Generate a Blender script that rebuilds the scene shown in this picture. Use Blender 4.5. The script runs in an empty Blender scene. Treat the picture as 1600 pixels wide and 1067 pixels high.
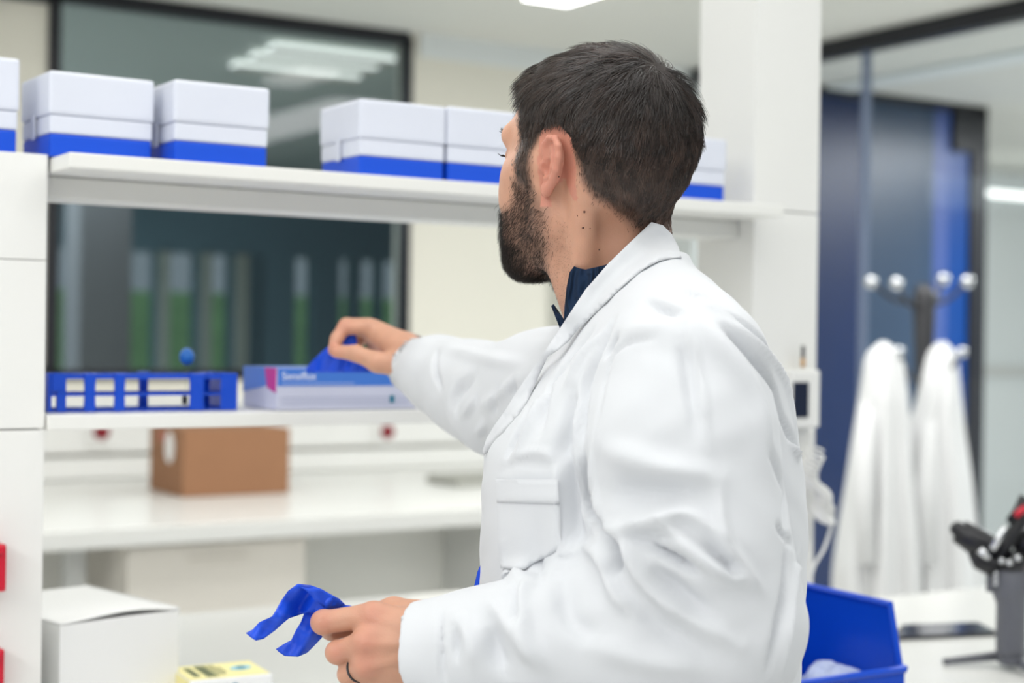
import bpy, bmesh, math, random
import numpy as np
from mathutils import Vector, Matrix
from mathutils.bvhtree import BVHTree
from mathutils.geometry import delaunay_2d_cdt
random.seed(7); RNG = np.random.default_rng(11)
SC = bpy.context.scene
COL = SC.collection

# ------------------------------------------------------------------ camera
# room axes: X runs along the benches and shelves, Y towards the window wall
FPX = 2450.0
CAM = Vector((0, 0, 1.47))
F0 = Vector((0.5316, 0.8470, 0)).normalized()
R0 = Vector((F0.y, -F0.x, 0)); U0 = Vector((0, 0, 1))
pit = math.radians(-0.175)
FW = (F0*math.cos(pit) + U0*math.sin(pit)).normalized()
UP = R0.cross(FW).normalized()
rol = math.radians(0.8)
RT = R0*math.cos(rol) + UP*math.sin(rol)
UP = UP*math.cos(rol) - R0*math.sin(rol)
cd = bpy.data.cameras.new('camera'); cam = bpy.data.objects.new('camera', cd); COL.objects.link(cam)
cd.sensor_width = 36.0; cd.lens = FPX/1600*36
M = Matrix((RT, UP, -FW)).transposed().to_4x4(); M.translation = CAM
cam.matrix_world = M
cd.clip_start = 0.05
cd.dof.use_dof = True; cd.dof.focus_distance = 1.58; cd.dof.aperture_fstop = 3.3
SC.camera = cam
SC.view_settings.view_transform = 'Standard'; SC.view_settings.look = 'None'
SC.view_settings.gamma = 1; SC.view_settings.use_curve_mapping = False
SC.view_settings.exposure = -0.40

# ------------------------------------------------------------------ world and daylight
w = bpy.data.worlds.new('daylight'); SC.world = w; w.use_nodes = True
bg = w.node_tree.nodes['Background']; bg.inputs[0].default_value = (0.90, 0.95, 1.0, 1); bg.inputs[1].default_value = 0.50

def area(name, loc, aim, sx, sy, power, color=(1, 1, 1), spread=180):
    l = bpy.data.lights.new(name, 'AREA'); l.shape = 'RECTANGLE'; l.size = sx; l.size_y = sy
    l.energy = power; l.color = color; l.spread = math.radians(spread)
    o = bpy.data.objects.new(name, l); COL.objects.link(o); o.location = loc
    o.rotation_euler = (Vector(aim)-Vector(loc)).to_track_quat('-Z', 'Y').to_euler()
    return o
area('ceiling_light_front', (0.3, 1.2, 2.74), (0.3, 1.2, 0), 2.6, 1.4, 29)
area('hair_highlight_light', (1.95, 1.35, 2.74), (1.95, 1.35, 0), .5, 1.2, 2.5, (1, 1, 1), 110)  # unseen lamp added for highlight streaks on the hair
area('ceiling_light_side', (-2.2, 0.2, 2.74), (-2.2, 0.2, 0), 1.2, 2.6, 108)
area('fill_light_behind', (-0.7, -1.6, 2.74), (-0.7, -1.6, 0), 2.2, 1.2, 48)  # unseen panel added behind the camera for hair gloss and fill
area('ceiling_light_rear', (2.6, 0.0, 2.74), (2.6, 0.0, 0), 2.6, 1.4, 33)
area('ceiling_light_aisle', (1.3, 3.9, 2.74), (1.3, 3.9, 0), 3.4, 0.5, 58)
area('ceiling_light_far', (3.9, 3.2, 2.74), (3.9, 3.2, 0), 0.5, 2.4, 44)
area('office_light', (7.5, 4.0, 2.7), (7.5, 4.0, 0), 1.5, 2.0, 250)
area('corridor_fill', (0.5, 9.0, 2.7), (0.5, 9.0, 0), 5, 2.0, 330, (.85, .95, 1))  # unseen fill added to brighten the corridor

# ------------------------------------------------------------------ pixel helpers (reading measurements off the photograph)
def ray(px, py):
    return (FW + RT*((px-800)/FPX) + UP*((533.5-py)/FPX))
def P(px, py, d): return CAM + ray(px, py)*d
def hitY(px, py, y): r = ray(px, py); return CAM + r*((y-CAM.y)/r.y)
def hitX(px, py, x): r = ray(px, py); return CAM + r*((x-CAM.x)/r.x)
def hitZ(px, py, z): r = ray(px, py); return CAM + r*((z-CAM.z)/r.z)
MW = np.array([list(RT), list(FW), list(UP)])       # rows: right, depth, up
CAMN = np.array(CAM)
def c2w(a): return np.asarray(a) @ MW + CAMN        # camera-frame metres -> world
def w2c(a): return (np.asarray(a) - CAMN) @ MW.T
def Pc(px, py, d): return np.array([(px-800)/FPX*d, d, (533.5-py)/FPX*d])

# ------------------------------------------------------------------ materials
def mat(name, color, rough=0.5, metal=0.0, spec=0.5, bump=None, noise=None, emit=None, alpha=1.0, trans=0.0, ior=1.45, sss=0.0, sssr=(1, .4, .25), coat=0, sheen=0):
    m = bpy.data.materials.new(name); m.use_nodes = True
    nt = m.node_tree; b = nt.nodes['Principled BSDF']
    c = tuple(color)+(1,) if len(color) == 3 else color
    b.inputs['Base Color'].default_value = c; b.inputs['Roughness'].default_value = rough
    b.inputs['Metallic'].default_value = metal; b.inputs['Specular IOR Level'].default_value = spec
    b.inputs['Alpha'].default_value = alpha; b.inputs['Transmission Weight'].default_value = trans
    b.inputs['IOR'].default_value = ior; b.inputs['Coat Weight'].default_value = coat
    if sheen: b.inputs['Sheen Weight'].default_value = sheen
    if sss:
        b.inputs['Subsurface Weight'].default_value = sss; b.inputs['Subsurface Radius'].default_value = sssr
        b.inputs['Subsurface Scale'].default_value = 0.006
    if emit:
        b.inputs['Emission Color'].default_value = tuple(emit[0])+(1,); b.inputs['Emission Strength'].default_value = emit[1]
    tc = nt.nodes.new('ShaderNodeTexCoord')
    if noise:   # (scale, amount): slight tone variation
        n = nt.nodes.new('ShaderNodeTexNoise'); n.inputs['Scale'].default_value = noise[0]; n.inputs['Detail'].default_value = 4
        nt.links.new(tc.outputs['Object'], n.inputs['Vector'])
        mx = nt.nodes.new('ShaderNodeMix'); mx.data_type = 'RGBA'
        mx.inputs[6].default_value = tuple(max(0, v*(1-noise[1])) for v in c[:3])+(1,)
        mx.inputs[7].default_value = tuple(min(1, v*(1+noise[1])) for v in c[:3])+(1,)
        nt.links.new(n.outputs['Fac'], mx.inputs[0]); nt.links.new(mx.outputs[2], b.inputs['Base Color'])
    if bump:    # (scale, strength, distance)
        n = nt.nodes.new('ShaderNodeTexNoise'); n.inputs['Scale'].default_value = bump[0]; n.inputs['Detail'].default_value = 3
        nt.links.new(tc.outputs['Object'], n.inputs['Vector'])
        bp = nt.nodes.new('ShaderNodeBump'); bp.inputs['Strength'].default_value = bump[1]; bp.inputs['Distance'].default_value = bump[2]
        nt.links.new(n.outputs['Fac'], bp.inputs['Height']); nt.links.new(bp.outputs['Normal'], b.inputs['Normal'])
    return m
def glass_mat(name, tint, ior=1.45, rough=0.0):
    m = bpy.data.materials.new(name); m.use_nodes = True; nt = m.node_tree; nt.nodes.clear()
    o = nt.nodes.new('ShaderNodeOutputMaterial'); t = nt.nodes.new('ShaderNodeBsdfTransparent'); t.inputs[0].default_value = tuple(tint)+(1,)
    g = nt.nodes.new('ShaderNodeBsdfGlossy'); g.inputs['Roughness'].default_value = rough
    lw = nt.nodes.new('ShaderNodeFresnel'); lw.inputs[0].default_value = ior
    mx = nt.nodes.new('ShaderNodeMixShader'); ge = nt.nodes.new('ShaderNodeNewGeometry'); ma = nt.nodes.new('ShaderNodeMath'); ma.operation = 'SUBTRACT'; ma.use_clamp = True
    nt.links.new(lw.outputs[0], ma.inputs[0]); nt.links.new(ge.outputs['Backfacing'], ma.inputs[1]); nt.links.new(ma.outputs[0], mx.inputs[0])
    nt.links.new(t.outputs[0], mx.inputs[1]); nt.links.new(g.outputs[0], mx.inputs[2]); nt.links.new(mx.outputs[0], o.inputs[0])
    return m
MT = {}
MT['white'] = mat('white_laminate', (.86, .86, .83), .35, noise=(3, .015))
MT['shelf'] = mat('shelf_white', (.86, .86, .82), .35, noise=(3, .015))
MT['wall'] = mat('cream_wall', (.83, .805, .71), .8, noise=(2, .02), bump=(180, .1, .002))
MT['wall_pale'] = mat('pale_wall', (.80, .84, .84), .8, noise=(1.2, .03))
MT['ceiling'] = mat('ceiling_paint', (.74, .74, .69), .9, noise=(2, .02))
MT['floor'] = mat('grey_floor', (.74, .74, .72), .45, noise=(6, .05))
MT['black'] = mat('black_frame', (.012, .013, .018), .4, bump=(90, .05, .001))
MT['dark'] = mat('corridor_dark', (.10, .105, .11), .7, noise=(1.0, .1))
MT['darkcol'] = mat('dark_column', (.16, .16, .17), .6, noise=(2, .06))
MT['bench'] = mat('bench_top', (.80, .80, .77), .25, noise=(5, .015))
MT['edge'] = mat('bench_edge', (.66, .67, .65), .4, noise=(5, .02))
MT['cab'] = mat('cabinet_cream', (.78, .74, .67), .45, noise=(4, .015))
MT['backpanel'] = mat('back_panel_pale', (.82, .82, .77), .6, noise=(4, .03))
MT['grey'] = mat('grey_panel', (.42, .42, .38), .6, noise=(4, .03))
MT['blue'] = mat('blue_plastic', (.002, .070, .60), .32, noise=(8, .03), coat=.1)
MT['bluebox'] = mat('blue_box_plastic', (.003, .080, .66), .4, noise=(8, .03))
MT['clear'] = mat('frosted_plastic', (.74, .77, .86), .3, noise=(12, .03), bump=(30, .1, .002))
MT['card'] = mat('cardboard', (.33, .165, .085), .85, noise=(14, .05), bump=(120, .2, .002))
MT['paperw'] = mat('white_card', (.93, .93, .92), .55, noise=(5, .01))
MT['red'] = mat('red_plastic', (.62, .01, .035), .2, noise=(9, .03), coat=.3)
MT['darkred'] = mat('dark_red_plastic', (.25, .01, .02), .4, noise=(9, .03))
MT['bluewall'] = mat('blue_wall', (.003, .020, .09), .35, noise=(1.5, .15))
MT['bluelight'] = mat('blue_grey_reflection', (.035, .065, .12), .3, noise=(2, .12))
MT['bluemid'] = mat('periwinkle_panel', (.06, .10, .30), .3, noise=(2, .1))
MT['bluevivid'] = mat('vivid_blue_panel', (.003, .05, .24), .3, noise=(2, .1))
MT['metal'] = mat('steel', (.7, .71, .73), .18, metal=1.0, noise=(20, .03))
MT['dkmetal'] = mat('dark_metal', (.06, .06, .065), .4, metal=.6, noise=(20, .05))
MT['cloth_hang'] = mat('hanging_cotton', (.86, .86, .86), .85, noise=(8, .02), bump=(300, .2, .001))
MT['led'] = mat('lamp_diffuser', (.9, .9, .9), .5, emit=((1, .99, .96), 9.0), noise=(5, .01))
MT['led2'] = mat('reflection_lamp', (.9, .9, .9), .5, emit=((.98, 1, .96), 2.2), noise=(5, .01))
MT['grass'] = mat('grass', (.38, .66, .28), .9, noise=(.8, .35), bump=(20, .5, .05))
MT['gimbal'] = mat('gimbal_body', (.13, .135, .155), .45, noise=(60, .05))
MT['gblack'] = mat('gimbal_black', (.015, .015, .018), .3, noise=(60, .05))
MT['cable'] = mat('white_cable', (.8, .8, .78), .4, noise=(30, .02))
MT['screen'] = mat('dark_screen', (.01, .016, .04), .1, noise=(5, .05))
MT['skyglass'] = glass_mat('blue_window_glass', (.90, .97, 1.0))
MT['corrceil'] = mat('corridor_ceiling', (.50, .53, .50), .8, noise=(.6, .1))  # raised tone stands for the lab ceiling reflected in the window
MT['tint'] = glass_mat('tinted_window_glass', (.715, .745, .75))
MT['pane'] = glass_mat('partition_glass', (.93, .95, .955), 1.25)
MT['yellow'] = mat('yellow_card', (.86, .78, .36), .5, noise=(12, .04))
MT['teal'] = mat('teal_print', (.01, .19, .30), .4, noise=(12, .05))
MT['sky_print'] = mat('light_blue_print', (.3, .6, .72), .5, noise=(12, .05))
MT['ink'] = mat('dark_green_ink', (.08, .11, .05), .6, noise=(12, .05))
MT['gbblue'] = mat('glove_box_blue', (.06, .20, .66), .35, noise=(12, .03))
MT['gbpale'] = mat('glove_box_pale', (.60, .62, .76), .4, noise=(12, .03))
MT['magenta'] = mat('magenta_print', (.55, .02, .30), .35, noise=(12, .04))
MT['printw'] = mat('white_print', (.85, .88, .95), .4, noise=(12, .02))

# ------------------------------------------------------------------ mesh helpers
def link(name, me, m=None, parent=None, smooth=False):
    o = bpy.data.objects.new(name, me); COL.objects.link(o)
    if m is not None and not me.materials: me.materials.append(m)
    if smooth: me.polygons.foreach_set('use_smooth', [True]*len(me.polygons))
    if parent is not None:
        o.parent = parent; o.matrix_parent_inverse = parent_inv(parent)
    return o
def world_of(p):
    return p.matrix_basis if p.parent is None else world_of(p.parent) @ p.matrix_parent_inverse @ p.matrix_basis
def parent_inv(p): return world_of(p).inverted()
def tag(o, label=None, cat=None, group=None, kind=None):
    if label: o['label'] = label
    if cat: o['category'] = cat
    if group: o['group'] = group
    if kind: o['kind'] = kind
    return o
def empty(name, loc, label, cat, group=None):
    o = bpy.data.objects.new(name, None); COL.objects.link(o); o.location = loc; o.empty_display_size = .05
    return tag(o, label, cat, group)
def bm_box(bm, lo, hi, rot=None, org=None):
    x0, y0, z0 = lo; x1, y1, z1 = hi
    vs = [Vector(v) for v in ((x0,y0,z0),(x1,y0,z0),(x1,y1,z0),(x0,y1,z0),(x0,y0,z1),(x1,y0,z1),(x1,y1,z1),(x0,y1,z1))]
    if rot is not None:
        vs = [rot @ v + Vector(org) for v in vs]
    v = [bm.verts.new(q) for q in vs]
    fs = [bm.faces.new([v[i] for i in f]) for f in ((3,2,1,0),(4,5,6,7),(0,1,5,4),(1,2,6,5),(2,3,7,6),(3,0,4,7))]
    return v, fs
def finish(bm, name, m, parent=None, bevel=0, smooth=False, seg=2):
    if bevel: bmesh.ops.bevel(bm, geom=list(bm.edges), offset=bevel, segments=seg, profile=.6, affect='EDGES', clamp_overlap=True)
    bmesh.ops.recalc_face_normals(bm, faces=bm.faces)
    me = bpy.data.meshes.new(name); bm.to_mesh(me); bm.free()
    return link(name, me, m, parent, smooth)
def box(name, lo, hi, m, parent=None, bevel=0.0, rot=None, org=None, **k):
    bm = bmesh.new(); lo2 = [min(a, b) for a, b in zip(lo, hi)]; hi2 = [max(a, b) for a, b in zip(lo, hi)]
    bm_box(bm, lo2, hi2, rot, org)
    return finish(bm, name, m, parent, bevel, **k)
def boxes(name, lst, m, parent=None, bevel=0.0, rot=None, org=None):
    bm = bmesh.new()
    for lo, hi in lst: bm_box(bm, [min(a, b) for a, b in zip(lo, hi)], [max(a, b) for a, b in zip(lo, hi)], rot, org)
    return finish(bm, name, m, parent, bevel)
def S(o, nm=None):
    o['kind'] = 'structure'; return o
def catmull(pts, n=8):
    pts = [np.array(p, float) for p in pts]; out = []
    q = [2*pts[0]-pts[1]] + pts + [2*pts[-1]-pts[-2]]
    for i in range(1, len(q)-2):
        for k in range(n):
            t = k/n
            out.append(.5*((2*q[i]) + (q[i+1]-q[i-1])*t + (2*q[i-1]-5*q[i]+4*q[i+1]-q[i+2])*t*t + (3*q[i]-q[i-1]-3*q[i+1]+q[i+2])*t**3))
    out.append(pts[-1]); return np.array(out)
def bm_tube(bm, pts, r, seg=10, cap=True):
    pts = [Vector(p) for p in pts]; n = len(pts)
    rs = r if hasattr(r, '__len__') else [r]*n
    rings = []; prev = None
    for i, p in enumerate(pts):
        t = (pts[min(i+1, n-1)]-pts[max(i-1, 0)]).normalized()
        if prev is None:
            a = Vector((0, 0, 1)) if abs(t.z) < .9 else Vector((1, 0, 0)); u = t.cross(a).normalized()
        else: u = (prev - t*prev.dot(t)).normalized()
        prev = u; v = t.cross(u)
        rings.append([bm.verts.new(p + (u*math.cos(2*math.pi*k/seg)+v*math.sin(2*math.pi*k/seg))*rs[i]) for k in range(seg)])
    for a, b in zip(rings, rings[1:]):
        for k in range(seg): bm.faces.new((a[k], a[(k+1) % seg], b[(k+1) % seg], b[k]))
    if cap: bm.faces.new(rings[0][::-1]); bm.faces.new(rings[-1])
def tube(name, pts, r, m, parent=None, seg=10, smooth=True):
    bm = bmesh.new(); bm_tube(bm, pts, r, seg); return finish(bm, name, m, parent, smooth=smooth)
def bm_ball(bm, c, r, sub=2, scale=(1, 1, 1)):
    g = bmesh.ops.create_icosphere(bm, subdivisions=sub, radius=r)
    for v in g['verts']: v.co = Vector((v.co.x*scale[0], v.co.y*scale[1], v.co.z*scale[2])) + Vector(c)
def ball(name, c, r, m, parent=None, sub=3, scale=(1, 1, 1)):
    bm = bmesh.new(); bm_ball(bm, c, r, sub, scale); return finish(bm, name, m, parent, smooth=True)
# ================================================================== THE SETTING
YC = 12.0; YW = 6.0; ZC = 2.78; XP = 4.8; HB = 0.90
wl = hitY(80, 300, YW).x; wr = hitY(636, 300, YW).x            # dark window, left and right edge
wt = ZC - .02; wb = hitY(350, 585, YW).z
box_ = lambda n, lo, hi, m: S(box(n, lo, hi, MT[m]))
box_('floor', (-6.1, -3, -.1), (12.2, YC+.2, 0), 'floor')
# laboratory ceiling and the ceilings of the rooms beyond
box_('ceiling', (-4, -3, ZC), (12.2, YW, ZC+.12), 'ceiling')
bm = bmesh.new()
x5 = hitY(858, 200, YW).x
bm_box(bm, (-4, YW, 0), (wl, YW+.12, ZC)); bm_box(bm, (wl, YW, 0), (wr, YW+.12, wb)); bm_box(bm, (wr, YW, 0), (x5, YW+.12, ZC)); bm_box(bm, (wl, YW, wt), (wr, YW+.12, ZC))
S(finish(bm, 'wall_back', MT['wall']))
# beyond the cream pier the wall steps back
YR = 6.6
box_('wall_recess', (x5-.3, YR, 0), (XP+.06, YR+.1, ZC), 'wall')
box_('wall_recess_end', (XP, YW, 0), (XP+.055, YR, ZC), 'wall_pale')
box_('wall_recess_side', (x5-.1, YW+.12, 0), (x5, YR, ZC), 'wall_pale')
box_('trim_1', (x5, YW, 2.50), (XP-.06, YW+.25, ZC), 'wall_pale')
box_('trim_2', (wr+.05, YW-.02, ZC-.10), (x5, YW, ZC), 'wall_pale')
S(box('ceiling_recess', (x5-.1, YW, ZC), (XP, YR+.1, ZC+.1), MT['ceiling']))
# dark corridor window
win = S(boxes('window_1', [((wl-.02, YW-.012, wb), (wl+.028, YW+.04, wt)), ((wr-.022, YW-.012, wb), (wr+.015, YW+.04, wt)), ((wl-.5, YW-.012, wt-.035), (wr, YW+.04, wt+.02)), ((wl, YW-.012, wb-.02), (wr, YW+.04, wb+.02))], MT['black']))
box('window_pane', (wl+.028, YW+.02, wb+.02), (wr-.022, YW+.03, wt-.035), MT['tint'], win)
# second corridor window left of the mullion, seen above the low shelf upright
wl2 = wl - 1.6
win2 = S(boxes('window_2', [((wl2-.05, YW-.02, wb), (wl2, YW+.1, wt)), ((wl2, YW-.02, wb-.02), (wl-.02, YW+.1, wb+.03)), ((wl2, YW-.02, wt-.05), (wl-.02, YW+.1, wt))], MT['black']))
# corridor beyond: floor strip, dark ceiling, far wall with daylight openings, columns

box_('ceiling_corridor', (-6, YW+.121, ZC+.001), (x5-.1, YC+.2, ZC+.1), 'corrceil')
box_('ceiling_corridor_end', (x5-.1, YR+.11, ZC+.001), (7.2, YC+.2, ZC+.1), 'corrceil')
def fx(px): return hitY(px, 450, YC).x
zt = hitY(250, 393, YC).z; zb = hitY(250, 640, YC).z
opens = [(84, 121), (203, 245), (262, 308), (328, 362), (404, 414), (462, 490), (532, 552), (566, 592), (600, 634)]
bm = bmesh.new(); xs = [-3.0]
for a, b in opens: xs += [fx(a), fx(b)]
xs.append(7.2)
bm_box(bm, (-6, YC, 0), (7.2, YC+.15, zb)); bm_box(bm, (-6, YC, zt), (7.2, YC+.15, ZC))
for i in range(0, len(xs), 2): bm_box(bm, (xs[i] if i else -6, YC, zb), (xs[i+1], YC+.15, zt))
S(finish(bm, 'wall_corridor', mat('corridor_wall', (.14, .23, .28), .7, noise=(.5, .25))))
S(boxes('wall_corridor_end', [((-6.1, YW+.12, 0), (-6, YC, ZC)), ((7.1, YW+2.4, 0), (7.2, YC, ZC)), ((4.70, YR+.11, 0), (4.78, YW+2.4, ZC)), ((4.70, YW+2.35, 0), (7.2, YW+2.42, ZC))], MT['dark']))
for i, (a, b) in enumerate([(246, 261), (312, 327), (366, 384)]):
    S(box('trim_%d' % (10+i), (fx(a), YC-.06, zb), (fx(b), YC, zt), mat('pale_mullion_%d' % i, (.42, .45, .40), .6, noise=(3, .05))))
cw = S(box('window_4', (fx(60), YC+.06, zb), (fx(640), YC+.07, zt), MT['skyglass']))
cx0 = hitY(124, 450, 8.6).x; cx1 = hitY(206, 450, 8.6).x
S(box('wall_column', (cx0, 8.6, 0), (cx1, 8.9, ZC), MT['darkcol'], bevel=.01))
S(box('ground', (-14, YC+.2, -.4), (18, 40, -.3), MT['grass']))
hz = bmesh.new()     # grassy bank outside the far windows
for x in range(-14, 9): pass
v = [hz.verts.new(c) for c in ((-14, 17, -.3), (18, 17, -.3), (18, 26, 2.15), (-14, 26, 2.2), (-14, 40, 2.3), (18, 40, 2.25))]
hz.faces.new((v[0], v[1], v[2], v[3])); hz.faces.new((v[3], v[2], v[5], v[4]))
tag(finish(hz, 'grass_bank', MT['grass']), kind='structure')
# louvre lamp added beyond the glass, standing for the ceiling lights reflected in it
lamp = empty('reflection_lamp', tuple(hitZ(490, 95, ZC-.03)), 'louvred lamp of parallel white tubes added behind the dark window as a ceiling light reflection', 'ceiling light')
p0 = hitZ(372, 98, ZC-.02); p1 = hitZ(547, 122, ZC-.02)
L = p1.x-p0.x
zl = ZC-.02; ends = [((373, 97), (549, 124)), ((398, 84), (580, 108)), ((428, 70), (608, 96))]
for (e0, e1) in ends:
    a = hitZ(*e0, zl); b = hitZ(*e1, zl); yc_ = (a.y+b.y)/2
    box('mirrored_tube', (a.x, yc_-.05, ZC-.030), (b.x, yc_+.05, ZC-.012), MT['led2'], lamp, bevel=.005)
    lv = [((a.x+(b.x-a.x)*(k+.35)/22, yc_-.055, ZC-.045), (a.x+(b.x-a.x)*(k+.65)/22, yc_+.055, ZC-.031)) for k in range(22)]
    boxes('louvre', lv, MT['grey'], lamp)
# lamp recessed in the laboratory ceiling, top of the photo
q = hitZ(852, -3, ZC-.03)
lm = empty('ceiling_lamp', (q.x, q.y, ZC), 'bright white ceiling lamp cut by the top edge of the photo', 'ceiling light')
ql = hitZ(815, -2, ZC-.03); qr = hitZ(893, 6, ZC-.03)
box('diffuser', (ql.x, qr.y-.45, ZC-.035), (qr.x, qr.y+.03, ZC-.008), MT['led'], lm, bevel=.008)
box('frame', (ql.x-.02, qr.y-.47, ZC-.01), (qr.x+.02, qr.y+.05, ZC-.001), MT['white'], lm, bevel=.002)

# right-hand glass partition running towards the window wall
hb = XP
S(box('trim_3', (hb-.02, -3, ZC-.075), (hb+.05, YW, ZC-.002), MT['black']))
S(box('window_3', (hb, -2.9, .0), (hb+.012, YW-.02, ZC-.075), MT['pane']))
for j, yy in enumerate((hitX(1348, 300, hb).y,)):
    S(box('trim_4', (hb-.004, yy-.012, .0), (hb+.03, yy+.012, ZC-.075), mat('glass_joint', (.16, .20, .30), .3, noise=(5, .05))))
# the room beyond: blue wall with black frame, pale wall
xa = hitY(1260, 300, YW).x; xb = hitY(1536, 300, YW).x
def wx(px): return hitY(px, 350, YW).x
zt2 = hitY(1400, 152, YW).z
S(box('wall_blue', (hb+.06, YW, 0), (wx(1352), YW+.1, zt2), MT['bluewall']))
S(box('wall_blue_reflected', (wx(1352), YW, 0), (wx(1458), YW+.1, zt2), MT['bluelight']))  # tone strips on the blue wall stand for reflections in the glass
S(box('wall_periwinkle', (wx(1458), YW, 0), (wx(1481), YW+.1, zt2), MT['bluemid']))
S(box('wall_vivid_blue', (wx(1481), YW, 0), (wx(1514), YW+.1, zt2), MT['bluevivid']))
S(boxes('door_1', [((wx(1513), YW-.02, 0), (wx(1537), YW+.1, zt2)), ((hb+.06, YW-.02, zt2-.035), (wx(1537), YW+.1, zt2+.03)), ((wx(1484), YW-.03, 2.52), (wx(1513), YW+.05, zt2-.02))], MT['black']))
S(box('wall_beyond', (wx(1536)-.2, YW+2.2, 0), (12.2, YW+2.3, ZC), MT['wall_pale']))
S(box('wall_beyond_side', (12.1, -3, 0), (12.2, YW+2.3, ZC), MT['wall_pale']))
S(box('ceiling_beyond', (hb+.05, YW, ZC), (12.2, YW+2.3, ZC+.1), MT['ceiling']))
b1 = hitZ(1500, 104, ZC-.01).x
S(box('trim_5', (b1-.08, -1, ZC-.02), (b1+.10, YW-.05, ZC), MT['wall_pale']))
S(box('trim_6', (hb+.7, YW+2.15, 1.22), (12.1, YW+2.2, 1.30), MT['edge']))
sa = hitY(1528, 232, YW+1.5); sbb = hitY(1528, 300, YW+1.5)  # glowing bars added to stand for ceiling lights reflected in the partition
sl = empty('reflection_strip', (sa.x+.5, YW+1.5, ZC), 'slim white strips added behind the glass partition as ceiling light reflections, upper right corner', 'ceiling light')
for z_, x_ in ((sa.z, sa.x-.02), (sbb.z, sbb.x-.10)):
    tb_ = box('reflection_bar', (x_, YW+1.47, z_-.02), (x_+1.6, YW+1.55, z_+.02), MT['led2'], sl, bevel=.006)
    for wx_ in (.2, 1.4): box('added_wire', (x_+wx_, YW+1.508, z_+.02), (x_+wx_+.004, YW+1.512, ZC), MT['metal'], tb_)
# ================================================================== FAR BENCH along the window wall
y_f = hitZ(70, 832, HB).y; x0b = -3.2; x1b = 3.9
fb = empty('far_bench', (0, y_f+.5, 0), 'long pale worktop of the far bench under the dark window', 'bench')
(box('worktop', (x0b, y_f, HB-.055), (x1b, YW-.05, HB), MT['bench'], fb, bevel=.004))
tag(boxes('socket_rail', [((x0b, YW-.05, 1.00), (x1b, YW-.001, 1.22)), ((x0b, YW-.07, HB+.004), (x1b, YW-.001, .985))], MT['white'], bevel=.003), 'white socket rail running along the wall behind the far bench', 'socket rail')
for px, lab, big in ((157, 'dark red socket on the far rail, left of the cardboard box', 1.0), (603, 'dark red socket on the far rail under the glove box', .9)):
    c = hitY(px, 678, YW-.05)
    so = empty('wall_socket', tuple(c), lab, 'socket', 'red sockets on the far rail')
    box('face_plate', (c.x-.05, YW-.062, c.z-.05), (c.x+.05, YW-.051, c.z+.06), MT['white'], so, bevel=.003)
    ball('socket_insert', (c.x, YW-.066, c.z+.01), .032, MT['darkred'], so, scale=(1, .35, 1))
def cabinet(x0, x1, drawers, label, mm='cab', knee=False):
    r = empty('drawer_cabinet', ((x0+x1)/2, y_f+.3, 0), label, 'cabinet')
    box('body', (x0, y_f+.07, .06), (x1, YW-.08, HB-.06), MT[mm], r, bevel=.002)
    box('plinth', (x0+.01, y_f+.10, .001), (x1-.01, YW-.1, .058), MT['grey'], r)
    z = HB-.065
    for h in drawers:
        d = box('drawer', (x0+.004, y_f+.05, z-h+.004), (x1-.004, y_f+.068, z), MT[mm], r, bevel=.002)
        box('handle', ((x0+x1)/2-.09, y_f+.038, z-.055), ((x0+x1)/2+.09, y_f+.049, z-.042), MT['cab'], d, bevel=.003)
        z -= h
    return r
cxa = hitY(195, 880, y_f+.06).x; cxb = hitY(476, 880, y_f+.06).x
cabinet(cxa, cxb, (.27, .27, .25), 'cream drawer cabinet below the far bench, under the cardboard box')
(box('leg_panel', (hitY(697, 880, y_f+.4).x, y_f+.12, 0.0), (hitY(697, 880, y_f+.4).x+.03, y_f+.415, HB-.056), MT['edge'], fb, bevel=.002))
for q0, q1 in ((x0b+.1, cxa-.001), (cxb+.001, x1b-.1)): box('back_panel', (q0, y_f+.42, 0.05), (q1, y_f+.44, HB-.06), MT['backpanel'], fb)
(box('support_post', (hitY(103, 880, y_f+.2).x, y_f+.2, 0.0), (hitY(103, 880, y_f+.2).x+.06, y_f+.26, HB-.056), MT['edge'], fb, bevel=.004))
# cardboard box on the far bench
cb0 = hitZ(285, 778, HB); cb1 = hitY(452, 770, cb0.y); ztop = hitY(285, 673, cb0.y).z
cb = empty('cardboard_box', (cb0.x+.2, cb0.y+.15, HB), 'brown cardboard box standing on the far bench', 'box')
dep = .34
box('carton', (cb0.x, cb0.y, HB+.001), (cb1.x, cb0.y+dep, ztop), MT['card'], cb, bevel=.004)
boxes('lid_flap', [((cb0.x+.004, cb0.y+.004, ztop), (cb1.x-.004, cb0.y+dep/2-.003, ztop+.004)), ((cb0.x+.004, cb0.y+dep/2+.003, ztop), (cb1.x-.004, cb0.y+dep-.004, ztop+.004))], MT['card'], cb)
bm = bmesh.new(); bmesh.ops.create_cone(bm, segments=28, radius1=.05, radius2=.05, depth=.003, cap_ends=True, matrix=Matrix.Translation((cb0.x-.002, cb0.y+.13, HB+.165)) @ Matrix.Rotation(math.pi/2, 4, 'Y') @ Matrix.Diagonal((1.1, .8, 1, 1)))
tag(finish(bm, 'sticker', MT['paperw'], cb), 'white oval sticker')
box('red_mark', (cb0.x-.002, cb0.y+.17, ztop-.05), (cb0.x, cb0.y+.25, ztop-.01), mat('faint_red_print', (.45, .16, .11), .8, noise=(9, .05)), cb)
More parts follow.
